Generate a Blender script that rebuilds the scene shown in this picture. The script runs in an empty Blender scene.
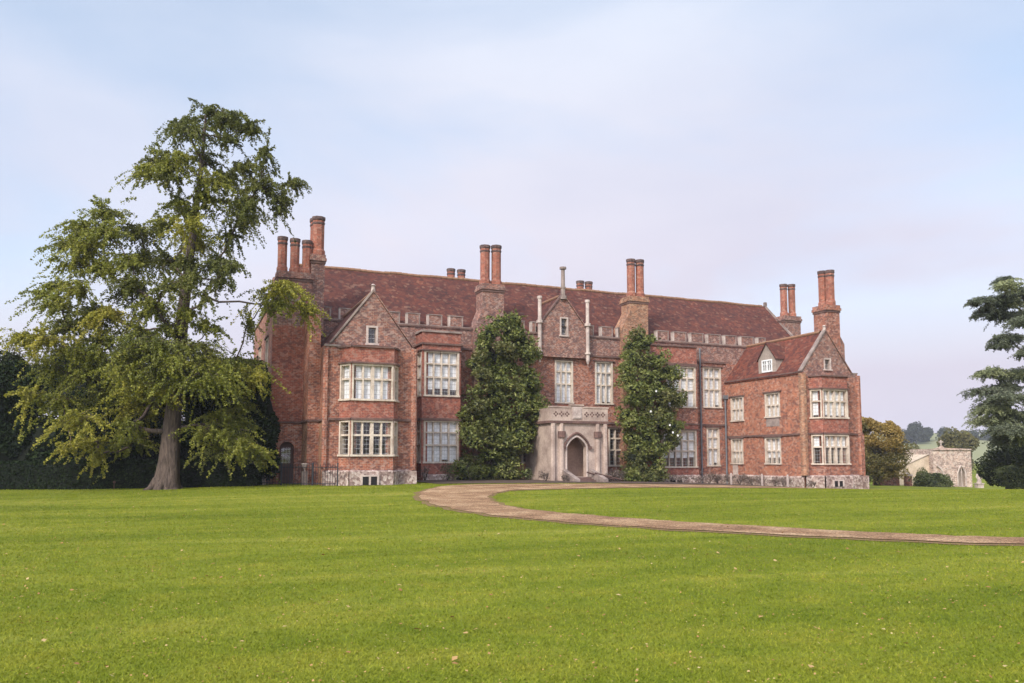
import bpy, math, random
import numpy as np
from mathutils import Vector, Matrix

# ------------------------------------------------------------------ camera, sky, sun, exposure
SC = bpy.context.scene
TH = math.radians(22.4)
cam = bpy.data.cameras.new('camera'); camo = bpy.data.objects.new('camera', cam); SC.collection.objects.link(camo)
cam.sensor_width = 36.0; cam.lens = 36.0*800/1024; cam.shift_y = 46.5/1024
cam.clip_start = 0.1; cam.clip_end = 6000
camo.location = (0, -50, 1.65)
camo.rotation_euler = (math.radians(95), 0, -TH)
SC.camera = camo

SUN_AZ = math.radians(232)      # compass from +Y clockwise: behind the camera, to the left
SUN_EL = math.radians(40)
w = bpy.data.worlds.new('World'); SC.world = w; w.use_nodes = True
nt = w.node_tree; N = nt.nodes; Lk = nt.links; N.clear()
wo = N.new('ShaderNodeOutputWorld'); bg = N.new('ShaderNodeBackground'); bg.inputs['Strength'].default_value = 0.1
sky = N.new('ShaderNodeTexSky'); sky.sky_type = 'NISHITA'; sky.sun_disc = False
sky.sun_elevation = SUN_EL; sky.sun_rotation = SUN_AZ
sky.air_density = 1.0; sky.dust_density = 1.0; sky.ozone_density = 2.0
tc = N.new('ShaderNodeTexCoord')
mp = N.new('ShaderNodeMapping'); mp.inputs['Scale'].default_value = (1.0, 1.0, 2.6); mp.inputs['Rotation'].default_value=(0.1,0.25,0.3)
nz = N.new('ShaderNodeTexNoise'); nz.inputs['Scale'].default_value = 1.5; nz.inputs['Detail'].default_value = 5; nz.inputs['Roughness'].default_value = 0.48
nz.inputs['Distortion'].default_value = 0.4
cr = N.new('ShaderNodeValToRGB'); cr.color_ramp.elements[0].position = 0.36; cr.color_ramp.elements[1].position = 0.62
cr.color_ramp.elements[0].color = (0.40,)*3+(1,); cr.color_ramp.elements[1].color = (1,)*3+(1,)
nz2 = N.new('ShaderNodeTexNoise'); nz2.inputs['Scale'].default_value = 2.4; nz2.inputs['Detail'].default_value = 4
sepz = N.new('ShaderNodeSeparateXYZ'); Lk.new(tc.outputs['Generated'], sepz.inputs[0])
cz = N.new('ShaderNodeValToRGB'); ce = cz.color_ramp.elements; ce.new(0.5)
for e_, (p_, c_) in zip(ce, [(0.0, (0.700,0.650,0.760,1)), (0.24, (0.770,0.745,0.860,1)), (0.52, (0.730,0.800,0.945,1))]): e_.position = p_; e_.color = c_
Lk.new(sepz.outputs['Z'], cz.inputs['Fac'])
cc = N.new('ShaderNodeValToRGB'); cc.color_ramp.elements[0].position = 0.33; cc.color_ramp.elements[1].position = 0.68
cc.color_ramp.elements[0].color = (0.93, 0.94, 0.965, 1); cc.color_ramp.elements[1].color = (1.06, 1.05, 1.03, 1)
ccm = N.new('ShaderNodeMixRGB'); ccm.blend_type = 'MULTIPLY'; ccm.inputs['Fac'].default_value = 1.0
Lk.new(cz.outputs['Color'], ccm.inputs['Color1']); Lk.new(cc.outputs['Color'], ccm.inputs['Color2'])
lowc = N.new('ShaderNodeMapRange'); lowc.inputs['From Min'].default_value = 0.10; lowc.inputs['From Max'].default_value = 0.42; lowc.inputs['To Min'].default_value = 1.0; lowc.inputs['To Max'].default_value = 0.0
Lk.new(sepz.outputs['Z'], lowc.inputs['Value'])
fmx = N.new('ShaderNodeMath'); fmx.operation = 'MAXIMUM'
sc10 = N.new('ShaderNodeVectorMath'); sc10.operation = 'SCALE'; sc10.inputs['Scale'].default_value = 10.0
blue = N.new('ShaderNodeMixRGB'); blue.blend_type = 'MULTIPLY'; blue.inputs['Fac'].default_value = 1.0
blue.inputs['Color2'].default_value = (2.7, 2.65, 2.35, 1)
mx = N.new('ShaderNodeMixRGB')
Lk.new(tc.outputs['Generated'], mp.inputs['Vector']); Lk.new(mp.outputs['Vector'], nz.inputs['Vector']); Lk.new(mp.outputs['Vector'], nz2.inputs['Vector'])
Lk.new(nz.outputs['Fac'], cr.inputs['Fac']); Lk.new(nz2.outputs['Fac'], cc.inputs['Fac'])
Lk.new(ccm.outputs['Color'], sc10.inputs[0])
Lk.new(sky.outputs['Color'], blue.inputs['Color1'])
Lk.new(cr.outputs['Color'], fmx.inputs[0]); Lk.new(lowc.outputs['Result'], fmx.inputs[1]); Lk.new(fmx.outputs[0], mx.inputs['Fac']); Lk.new(blue.outputs['Color'], mx.inputs['Color1']); Lk.new(sc10.outputs['Vector'], mx.inputs['Color2'])
# the thin cloud is brighter in the wide patch of sky around the sun
gd = N.new('ShaderNodeVectorMath'); gd.operation = 'DOT_PRODUCT'
sd = Vector((math.sin(SUN_AZ)*math.cos(SUN_EL), math.cos(SUN_AZ)*math.cos(SUN_EL), math.sin(SUN_EL)))
gd.inputs[1].default_value = sd
gm = N.new('ShaderNodeMapRange'); gm.inputs['From Min'].default_value = 0.25; gm.inputs['From Max'].default_value = 1.0
gm.inputs['To Min'].default_value = 1.0; gm.inputs['To Max'].default_value = 2.6
last = fmx
for dv, lo, amt in (((-0.155,0.885,0.435), 0.90, 0.22), ((0.730,0.515,0.450), 0.955, 0.05)):
    dd = N.new('ShaderNodeVectorMath'); dd.operation = 'DOT_PRODUCT'; dd.inputs[1].default_value = dv; Lk.new(tc.outputs['Generated'], dd.inputs[0])
    dm_ = N.new('ShaderNodeMapRange'); dm_.interpolation_type = 'SMOOTHSTEP'; dm_.inputs['From Min'].default_value = lo; dm_.inputs['From Max'].default_value = 1.0; dm_.inputs['To Min'].default_value = 1.0; dm_.inputs['To Max'].default_value = 1-amt
    Lk.new(dd.outputs['Value'], dm_.inputs['Value'])
    mm_ = N.new('ShaderNodeMath'); mm_.operation = 'MULTIPLY'; Lk.new(last.outputs[0], mm_.inputs[0]); Lk.new(dm_.outputs['Result'], mm_.inputs[1]); last = mm_
Lk.new(last.outputs[0], mx.inputs['Fac'])
gs = N.new('ShaderNodeVectorMath'); gs.operation = 'SCALE'
Lk.new(tc.outputs['Generated'], gd.inputs[0]); Lk.new(gd.outputs['Value'], gm.inputs['Value'])
Lk.new(mx.outputs['Color'], gs.inputs[0]); Lk.new(gm.outputs['Result'], gs.inputs['Scale'])
Lk.new(gs.outputs['Vector'], bg.inputs['Color']); Lk.new(bg.outputs['Background'], wo.inputs['Surface'])

sl = bpy.data.lights.new('sun', 'SUN'); sl.energy = 3.3; sl.angle = math.radians(9); sl.color = (1.0, 0.93, 0.84)
so = bpy.data.objects.new('sun', sl); SC.collection.objects.link(so)
so.rotation_euler = (-sd).to_track_quat('-Z', 'Y').to_euler()
SC.view_settings.view_transform = 'Standard'; SC.view_settings.look = 'None'
SC.view_settings.gamma = 1.0; SC.view_settings.exposure = 0.08; SC.view_settings.use_curve_mapping = False

# ------------------------------------------------------------------ helpers
random.seed(7); RNG = np.random.default_rng(11)
COL = SC.collection
def tag(o, label=None, cat=None, group=None, kind=None):
    if label: o['label'] = label
    if cat: o['category'] = cat
    if group: o['group'] = group
    if kind: o['kind'] = kind
    return o
def empty(name, loc, rz=0.0, parent=None):
    o = bpy.data.objects.new(name, None); o.empty_display_size = 0.3; COL.objects.link(o)
    o.location = loc; o.rotation_euler = (0, 0, rz)
    if parent: o.parent = parent
    return o
class MB:
    "collects polygons, builds one mesh object"
    def __init__(s): s.v = []; s.f = []; s.m = []
    def face(s, pts, mi=0):
        b = len(s.v); s.v += [tuple(p) for p in pts]; s.f.append(tuple(range(b, b+len(pts)))); s.m.append(mi)
    def box(s, x0, y0, z0, x1, y1, z1, mi=0):
        b = len(s.v)
        s.v += [(x0,y0,z0),(x1,y0,z0),(x1,y1,z0),(x0,y1,z0),(x0,y0,z1),(x1,y0,z1),(x1,y1,z1),(x0,y1,z1)]
        for q in ((0,3,2,1),(4,5,6,7),(0,1,5,4),(1,2,6,5),(2,3,7,6),(3,0,4,7)):
            s.f.append(tuple(b+i for i in q)); s.m.append(mi)
    def obox(s, O, U, Nn, u0, u1, n0, n1, z0, z1, mi=0):
        "box in a wall frame: O plan origin, U along the wall, Nn outward"
        P = lambda u, n, z: (O[0]+U[0]*u+Nn[0]*n, O[1]+U[1]*u+Nn[1]*n, z)
        b = len(s.v)
        s.v += [P(u0,n1,z0),P(u1,n1,z0),P(u1,n0,z0),P(u0,n0,z0),P(u0,n1,z1),P(u1,n1,z1),P(u1,n0,z1),P(u0,n0,z1)]
        for q in ((0,3,2,1),(4,5,6,7),(0,1,5,4),(1,2,6,5),(2,3,7,6),(3,0,4,7)):
            s.f.append(tuple(b+i for i in q)); s.m.append(mi)
    def prism(s, poly, z0, z1, mi=0, taper=1.0, cx=0, cy=0):
        n = len(poly); b = len(s.v)
        s.v += [(x, y, z0) for x, y in poly] + [(cx+(x-cx)*taper, cy+(y-cy)*taper, z1) for x, y in poly]
        s.f.append(tuple(b+i for i in reversed(range(n)))); s.m.append(mi)
        s.f.append(tuple(b+n+i for i in range(n))); s.m.append(mi)
        for i in range(n):
            j = (i+1) % n; s.f.append((b+i, b+j, b+n+j, b+n+i)); s.m.append(mi)
    def octa(s, cx, cy, r, z0, z1, r2=None, n=8, mi=0, ph=math.pi/8):
        poly = [(cx+r*math.cos(ph+2*math.pi*i/n), cy+r*math.sin(ph+2*math.pi*i/n)) for i in range(n)]
        s.prism(poly, z0, z1, mi, (r2/r if r2 is not None else 1.0), cx, cy)
    def tube(s, pts, rad, n=8, mi=0, wob=0.0):
        pts = [np.array(p, float) for p in pts]; rings = []
        for i, p in enumerate(pts):
            a = pts[max(i-1, 0)]; c = pts[min(i+1, len(pts)-1)]; d = c-a; d /= (np.linalg.norm(d)+1e-9)
            e = np.cross(d, (0, 1, 0.13)); e /= (np.linalg.norm(e)+1e-9); g = np.cross(d, e)
            b = len(s.v)
            for k in range(n):
                t = 2*math.pi*k/n; rr = rad[i]*(1+wob*math.sin(3*t+i*.35)+wob*.6*math.sin(5*t+1.3))
                s.v.append(tuple(p+rr*(math.cos(t)*e+math.sin(t)*g)))
            rings.append(b)
        for a, b in zip(rings[:-1], rings[1:]):
            for k in range(n):
                j = (k+1) % n; s.f.append((a+k, a+j, b+j, b+k)); s.m.append(mi)
    def build(s, name, mats, parent=None, off=(0,0,0), smooth=False, fix=False):
        me = bpy.data.meshes.new(name)
        v = [(x-off[0], y-off[1], z-off[2]) for x, y, z in s.v]
        me.from_pydata(v, [], s.f)
        if not isinstance(mats, (list, tuple)): mats = [mats]
        for m in mats: me.materials.append(m)
        me.polygons.foreach_set('material_index', s.m)
        if smooth: me.polygons.foreach_set('use_smooth', [True]*len(s.f))
        me.update()
        o = bpy.data.objects.new(name, me); COL.objects.link(o)
        if parent: o.parent = parent
        return o
def np_mesh(name, V, Q, mats, mi=None, parent=None, smooth=False):
    me = bpy.data.meshes.new(name); k = Q.shape[1]; nf = len(Q)
    me.vertices.add(len(V)); me.vertices.foreach_set('co', np.asarray(V, np.float32).ravel())
    me.loops.add(nf*k); me.loops.foreach_set('vertex_index', np.asarray(Q, np.int32).ravel())
    me.polygons.add(nf); me.polygons.foreach_set('loop_start', np.arange(0, nf*k, k, dtype=np.int32))
    for m in mats: me.materials.append(m)
    if mi is not None: me.polygons.foreach_set('material_index', np.asarray(mi, np.int32))
    if smooth: me.polygons.foreach_set('use_smooth', np.ones(nf, bool))
    me.update(calc_edges=True); me.validate()
    o = bpy.data.objects.new(name, me); COL.objects.link(o)
    if parent: o.parent = parent
    return o

# ------------------------------------------------------------------ materials
def newmat(name):
    m = bpy.data.materials.new(name); m.use_nodes = True; n = m.node_tree; n.nodes.clear()
    out = n.nodes.new('ShaderNodeOutputMaterial'); b = n.nodes.new('ShaderNodeBsdfPrincipled')
    n.links.new(b.outputs['BSDF'], out.inputs['Surface']); b.inputs['Roughness'].default_value = 0.9
    b.inputs['Specular IOR Level'].default_value = 0.25
    return m, n, b, out
def ramp(n, stops):
    r = n.nodes.new('ShaderNodeValToRGB'); e = r.color_ramp.elements
    while len(e) < len(stops): e.new(0.5)
    for q, (p, c) in zip(e, stops): q.position = p; q.color = tuple(c)+(1,)
    return r
def noise(n, scale, detail=4, rough=0.55, vec=None, dist=0):
    t = n.nodes.new('ShaderNodeTexNoise'); t.inputs['Scale'].default_value = scale; t.inputs['Detail'].default_value = detail
    t.inputs['Roughness'].default_value = rough; t.inputs['Distortion'].default_value = dist
    if vec is not None: n.links.new(vec, t.inputs['Vector'])
    return t
def mix(n, mode, fac, a, b):
    m = n.nodes.new('ShaderNodeMixRGB'); m.blend_type = mode
    for s, x in (('Fac', fac), ('Color1', a), ('Color2', b)):
        if hasattr(x, 'is_linked') or hasattr(x, 'links'): n.links.new(x, m.inputs[s])
        elif isinstance(x, (int, float)): m.inputs[s].default_value = x
        else: m.inputs[s].default_value = tuple(x)+(1,)
    return m.outputs['Color']
def objco(n):
    t = n.nodes.new('ShaderNodeTexCoord'); return t.outputs['Object']
def wallvec(n):
    "u along the wall (x or y by the face direction), v up"
    co = objco(n); s = n.nodes.new('ShaderNodeSeparateXYZ'); n.links.new(co, s.inputs[0])
    g = n.nodes.new('ShaderNodeNewGeometry'); s2 = n.nodes.new('ShaderNodeSeparateXYZ'); n.links.new(g.outputs['True Normal'], s2.inputs[0])
    ab = n.nodes.new('ShaderNodeMath'); ab.operation = 'ABSOLUTE'; n.links.new(s2.outputs['X'], ab.inputs[0])
    gt = n.nodes.new('ShaderNodeMath'); gt.operation = 'GREATER_THAN'; gt.inputs[1].default_value = 0.6; n.links.new(ab.outputs[0], gt.inputs[0])
    mm = n.nodes.new('ShaderNodeMix'); mm.data_type = 'FLOAT'; n.links.new(gt.outputs[0], mm.inputs['Factor'])
    n.links.new(s.outputs['X'], mm.inputs['A']); n.links.new(s.outputs['Y'], mm.inputs['B'])
    c = n.nodes.new('ShaderNodeCombineXYZ'); n.links.new(mm.outputs['Result'], c.inputs['X']); n.links.new(s.outputs['Z'], c.inputs['Y'])
    return c.outputs[0], co
def bump(n, b, h, strength, dist=0.02):
    bp = n.nodes.new('ShaderNodeBump'); bp.inputs['Strength'].default_value = strength; bp.inputs['Distance'].default_value = dist
    n.links.new(h, bp.inputs['Height']); n.links.new(bp.outputs['Normal'], b.inputs['Normal'])
def brick(name, c1, c2, mortar, grey, gfac, pale=(0.44,0.33,0.28), bw=0.24, rh=0.085, msz=0.012, diaper=0.0):
    m, n, b, out = newmat(name); uv, co = wallvec(n)
    t = n.nodes.new('ShaderNodeTexBrick'); n.links.new(uv, t.inputs['Vector'])
    t.inputs['Scale'].default_value = 1.0; t.inputs['Brick Width'].default_value = bw; t.inputs['Row Height'].default_value = rh
    t.inputs['Mortar Size'].default_value = msz; t.inputs['Mortar Smooth'].default_value = 0.3; t.inputs['Bias'].default_value = -0.1
    t.inputs['Color1'].default_value = tuple(c1)+(1,); t.inputs['Color2'].default_value = tuple(c2)+(1,); t.inputs['Mortar'].default_value = tuple(mortar)+(1,)
    # vitrified grey bricks: brick-sized cells picked at random, in patches
    sc = n.nodes.new('ShaderNodeMapping'); sc.inputs['Scale'].default_value = (1/0.15, 1/0.10, 1); n.links.new(uv, sc.inputs['Vector'])
    wn = n.nodes.new('ShaderNodeTexVoronoi'); wn.inputs['Scale'].default_value = 1.0; n.links.new(sc.outputs[0], wn.inputs['Vector'])
    sv = n.nodes.new('ShaderNodeSeparateColor'); n.links.new(wn.outputs['Color'], sv.inputs[0])
    big = noise(n, 0.55, 4, 0.6, co); big2 = noise(n, 2.0, 4, 0.65, co)
    a = n.nodes.new('ShaderNodeMath'); a.operation = 'MULTIPLY_ADD'; a.inputs[1].default_value = 0.45; a.inputs[2].default_value = gfac-0.225
    n.links.new(big.outputs['Fac'], a.inputs[0])
    gt = n.nodes.new('ShaderNodeMath'); gt.operation = 'LESS_THAN'; n.links.new(sv.outputs[0], gt.inputs[0]); n.links.new(a.outputs[0], gt.inputs[1])
    gk = n.nodes.new('ShaderNodeMath'); gk.operation = 'MULTIPLY'; gk.inputs[1].default_value = 0.62; n.links.new(gt.outputs[0], gk.inputs[0])
    c = mix(n, 'MIX', gk.outputs[0], t.outputs['Color'], grey)
    gp = n.nodes.new('ShaderNodeMath'); gp.operation = 'GREATER_THAN'; gp.inputs[1].default_value = 0.76; n.links.new(sv.outputs[1], gp.inputs[0])
    gq = n.nodes.new('ShaderNodeMath'); gq.operation = 'MULTIPLY'; gq.inputs[1].default_value = 0.5; n.links.new(gp.outputs[0], gq.inputs[0])
    c = mix(n, 'MIX', gq.outputs[0], c, pale)
    rv = ramp(n, [(0.30, (0.72,0.72,0.74)), (0.55, (1.0,1.0,1.0)), (0.75, (1.22,1.16,1.08))]); n.links.new(big2.outputs['Fac'], rv.inputs['Fac'])
    c = mix(n, 'MULTIPLY', 1.0, c, rv.outputs['Color'])
    if diaper:
        s = n.nodes.new('ShaderNodeSeparateXYZ'); n.links.new(uv, s.inputs[0])
        def pp(op):
            k = n.nodes.new('ShaderNodeMath'); k.operation = op; n.links.new(s.outputs['X'], k.inputs[0]); n.links.new(s.outputs['Y'], k.inputs[1])
            q = n.nodes.new('ShaderNodeMath'); q.operation = 'PINGPONG'; q.inputs[1].default_value = 0.62; n.links.new(k.outputs[0], q.inputs[0])
            l = n.nodes.new('ShaderNodeMath'); l.operation = 'LESS_THAN'; l.inputs[1].default_value = 0.075; n.links.new(q.outputs[0], l.inputs[0]); return l
        k = n.nodes.new('ShaderNodeMath'); k.operation = 'MAXIMUM'; n.links.new(pp('ADD').outputs[0], k.inputs[0]); n.links.new(pp('SUBTRACT').outputs[0], k.inputs[1])
        k2 = n.nodes.new('ShaderNodeMath'); k2.operation = 'MULTIPLY'; k2.inputs[1].default_value = diaper; n.links.new(k.outputs[0], k2.inputs[0])
        c = mix(n, 'MIX', k2.outputs[0], c, grey)
    n.links.new(c, b.inputs['Base Color'])
    bump(n, b, t.outputs['Fac'], -0.5, 0.01)
    return m
def stone(name, col, dark, sc=1.6):
    m, n, b, out = newmat(name); co = objco(n); t = noise(n, sc, 6, 0.65, co); t2 = noise(n, 9, 4, 0.6, co)
    r = ramp(n, [(0.32, dark), (0.6, col), (0.8, tuple(min(1, x*1.1) for x in col))]); n.links.new(t.outputs['Fac'], r.inputs['Fac'])
    r2 = ramp(n, [(0.3, (0.8,0.8,0.8)), (0.7, (1.1,1.1,1.1))]); n.links.new(t2.outputs['Fac'], r2.inputs['Fac'])
    n.links.new(mix(n, 'MULTIPLY', 1.0, r.outputs['Color'], r2.outputs['Color']), b.inputs['Base Color']); bump(n, b, t2.outputs['Fac'], 0.3, 0.02)
    return m
def plain(name, col, rough=0.8, metal=0.0):
    m, n, b, out = newmat(name); t = noise(n, 5, 4, 0.6, objco(n))
    r = ramp(n, [(0.3, tuple(x*.82 for x in col)), (0.7, tuple(min(1, x*1.12) for x in col))]); n.links.new(t.outputs['Fac'], r.inputs['Fac'])
    n.links.new(r.outputs['Color'], b.inputs['Base Color']); b.inputs['Roughness'].default_value = rough; b.inputs['Metallic'].default_value = metal
    return m
M = {}
M['brick'] = brick('old red brick', (0.337,0.100,0.055), (0.235,0.072,0.046), (0.369,0.239,0.171), (0.116,0.064,0.059), 0.36, pale=(0.443,0.284,0.220))
M['brick_sunlit'] = brick('red brick painted sunlit', (0.392,0.123,0.062), (0.296,0.089,0.051), (0.400,0.246,0.169), (0.148,0.075,0.065), 0.30, pale=(0.452,0.287,0.208))  # lighter copy of the brick for left-facing walls, sunlight painted in
M['brick_grey'] = brick('weathered purple brick', (0.277,0.103,0.071), (0.198,0.080,0.059), (0.359,0.253,0.197), (0.116,0.075,0.072), 0.46, pale=(0.406,0.293,0.237), diaper=0.3)
M['brick_rose'] = brick('rose brick panel', (0.318,0.088,0.056), (0.249,0.072,0.049), (0.332,0.175,0.128), (0.153,0.069,0.059), 0.28, pale=(0.396,0.230,0.176))
M['brick_chimney'] = brick('smooth chimney brick', (0.332,0.100,0.062), (0.267,0.080,0.052), (0.322,0.175,0.123), (0.184,0.078,0.059), 0.25, pale=(0.369,0.221,0.158))
M['brick_buff'] = brick('buff patched brick', (0.348,0.148,0.081), (0.252,0.102,0.062), (0.383,0.262,0.169), (0.148,0.090,0.069), 0.36, pale=(0.418,0.287,0.193))
M['soot'] = brick('sooty brick', (0.12,0.065,0.06), (0.08,0.05,0.048), (0.14,0.1,0.085), (0.06,0.045,0.045), 0.3, pale=(0.2,0.14,0.12))
M['stone'] = stone('cream limestone', (0.64,0.54,0.44), (0.42,0.33,0.26))
M['stone_pale'] = stone('pale limestone', (0.56,0.46,0.40), (0.34,0.26,0.23))
M['stone_grey'] = stone('lichened grey stone', (0.32,0.25,0.215), (0.16,0.12,0.105))
M['porch'] = stone('pinkish limestone', (0.50,0.385,0.315), (0.28,0.20,0.165), 0.9)
M['render'] = stone('grey lime render', (0.37,0.30,0.25), (0.25,0.20,0.165), 1.2)
M['moulding'] = stone('dark stained moulding', (0.18,0.105,0.085), (0.085,0.052,0.048))
M['lead'] = plain('lead', (0.16,0.16,0.17), 0.6)
M['iron'] = plain('black iron', (0.035,0.035,0.04), 0.6)
M['white'] = plain('white paint', (0.80,0.79,0.77), 0.6)
M['dark'] = plain('dark opening', (0.02,0.018,0.018), 0.9)
M['wood'] = plain('dark weathered oak', (0.09,0.05,0.04), 0.8)
M['blind'] = plain('pale linen blind', (0.86,0.84,0.84), 0.95)
M['soil'] = plain('dark soil', (0.09,0.06,0.045), 1.0)
def flint():
    m, n, b, out = newmat('flint and chalk rubble'); co = objco(n)
    v = n.nodes.new('ShaderNodeTexVoronoi'); v.inputs['Scale'].default_value = 8.5; n.links.new(co, v.inputs['Vector'])
    s = n.nodes.new('ShaderNodeSeparateColor'); n.links.new(v.outputs['Color'], s.inputs[0])
    r = ramp(n, [(0.0, (0.24,0.17,0.15)), (0.22, (0.33,0.24,0.21)), (0.45, (0.42,0.33,0.29)), (0.72, (0.55,0.46,0.41))]); r.color_ramp.interpolation = 'CONSTANT'
    n.links.new(s.outputs[0], r.inputs['Fac'])
    g = noise(n, 1.2, 4, 0.6, co); r2 = ramp(n, [(0.35, (0.6,0.55,0.53)), (0.62, (1.08,1.05,1.02))]); n.links.new(g.outputs['Fac'], r2.inputs['Fac'])
    n.links.new(mix(n, 'MULTIPLY', 1.0, r.outputs['Color'], r2.outputs['Color']), b.inputs['Base Color'])
    bump(n, b, v.outputs['Distance'], 0.5, 0.04); return m
M['flint'] = flint()
def tiles(name, c1, c2, c3):
    m, n, b, out = newmat(name); uv, co = wallvec(n)
    s = n.nodes.new('ShaderNodeSeparateXYZ'); n.links.new(co, s.inputs[0])
    # u: along the eaves whatever way the slope faces
    t = n.nodes.new('ShaderNodeTexBrick')
    g = n.nodes.new('ShaderNodeNewGeometry'); s2 = n.nodes.new('ShaderNodeSeparateXYZ'); n.links.new(g.outputs['True Normal'], s2.inputs[0])
    ab = n.nodes.new('ShaderNodeMath'); ab.operation = 'ABSOLUTE'; n.links.new(s2.outputs['X'], ab.inputs[0])
    gt = n.nodes.new('ShaderNodeMath'); gt.operation = 'GREATER_THAN'; gt.inputs[1].default_value = 0.35; n.links.new(ab.outputs[0], gt.inputs[0])
    mm = n.nodes.new('ShaderNodeMix'); mm.data_type = 'FLOAT'; n.links.new(gt.outputs[0], mm.inputs['Factor'])
    n.links.new(s.outputs['X'], mm.inputs['A']); n.links.new(s.outputs['Y'], mm.inputs['B'])
    c = n.nodes.new('ShaderNodeCombineXYZ'); n.links.new(mm.outputs['Result'], c.inputs['X']); n.links.new(s.outputs['Z'], c.inputs['Y'])
    n.links.new(c.outputs[0], t.inputs['Vector'])
    t.inputs['Scale'].default_value = 1; t.inputs['Brick Width'].default_value = 0.2; t.inputs['Row Height'].default_value = 0.13
    t.inputs['Mortar Size'].default_value = 0.008; t.inputs['Bias'].default_value = 0
    t.inputs['Color1'].default_value = tuple(c1)+(1,); t.inputs['Color2'].default_value = tuple(c2)+(1,); t.inputs['Mortar'].default_value = (0.09,0.05,0.04,1)
    mp = n.nodes.new('ShaderNodeMapping'); mp.inputs['Scale'].default_value = (1/0.22, 1/0.14, 1); n.links.new(c.outputs[0], mp.inputs['Vector'])
    wn = n.nodes.new('ShaderNodeTexVoronoi'); wn.inputs['Scale'].default_value = 1; n.links.new(mp.outputs[0], wn.inputs['Vector'])
    sv = n.nodes.new('ShaderNodeSeparateColor'); n.links.new(wn.outputs['Color'], sv.inputs[0])
    r = ramp(n, [(0.0, (0.055,0.028,0.026)), (0.25, c2), (0.6, c1), (0.9, c3), (0.99, (0.22,0.125,0.085))]); n.links.new(sv.outputs[0], r.inputs['Fac'])
    cc = mix(n, 'MIX', 0.55, t.outputs['Color'], r.outputs['Color'])
    bn = noise(n, 0.5, 5, 0.65, co); r2 = ramp(n, [(0.34, (0.72,0.72,0.76)), (0.55, (1,1,1)), (0.72, (1.3,1.15,1.0))]); n.links.new(bn.outputs['Fac'], r2.inputs['Fac'])
    cc = mix(n, 'MULTIPLY', 1.0, cc, r2.outputs['Color'])
    n.links.new(cc, b.inputs['Base Color']); bump(n, b, sv.outputs[1], 0.6, 0.03); return m
M['tiles'] = tiles('brown clay roof tiles', (0.117,0.035,0.024), (0.066,0.024,0.020), (0.156,0.055,0.035))
M['tiles_orange'] = tiles('orange clay roof tiles', (0.168,0.048,0.029), (0.105,0.032,0.024), (0.226,0.073,0.042))
M['ridge'] = plain('lichened ridge tiles', (0.27,0.15,0.09), 0.9)
def glass():
    m, n, b, out = newmat('leaded window glass'); uv, co = wallvec(n); s = n.nodes.new('ShaderNodeSeparateXYZ'); n.links.new(uv, s.inputs[0])
    ms = []
    for ax, per in (('X', 0.165), ('Y', 0.235)):
        d = n.nodes.new('ShaderNodeMath'); d.operation = 'DIVIDE'; d.inputs[1].default_value = per; n.links.new(s.outputs[ax], d.inputs[0])
        f = n.nodes.new('ShaderNodeMath'); f.operation = 'FRACT'; n.links.new(d.outputs[0], f.inputs[0])
        l = n.nodes.new('ShaderNodeMath'); l.operation = 'LESS_THAN'; l.inputs[1].default_value = 0.075; n.links.new(f.outputs[0], l.inputs[0]); ms.append(l)
    k = n.nodes.new('ShaderNodeMath'); k.operation = 'MAXIMUM'; n.links.new(ms[0].outputs[0], k.inputs[0]); n.links.new(ms[1].outputs[0], k.inputs[1])
    tr = n.nodes.new('ShaderNodeBsdfTransparent'); tr.inputs['Color'].default_value = (0.95,0.96,0.96,1)
    gl = n.nodes.new('ShaderNodeBsdfGlossy'); gl.inputs['Roughness'].default_value = 0.08
    bn = noise(n, 3.0, 2, 0.5, co); bp = n.nodes.new('ShaderNodeBump'); bp.inputs['Strength'].default_value = 0.12; bp.inputs['Distance'].default_value = 0.05
    n.links.new(bn.outputs['Fac'], bp.inputs['Height']); n.links.new(bp.outputs['Normal'], gl.inputs['Normal'])
    m1 = n.nodes.new('ShaderNodeMixShader'); m1.inputs['Fac'].default_value = 0.10; n.links.new(tr.outputs[0], m1.inputs[1]); n.links.new(gl.outputs[0], m1.inputs[2])
    b.inputs['Base Color'].default_value = (0.42,0.40,0.39,1)
    m2 = n.nodes.new('ShaderNodeMixShader'); n.links.new(k.outputs[0], m2.inputs['Fac']); n.links.new(m1.outputs[0], m2.inputs[1]); n.links.new(b.outputs[0], m2.inputs[2])
    n.links.new(m2.outputs[0], out.inputs['Surface']); return m
M['glass'] = glass()
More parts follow.
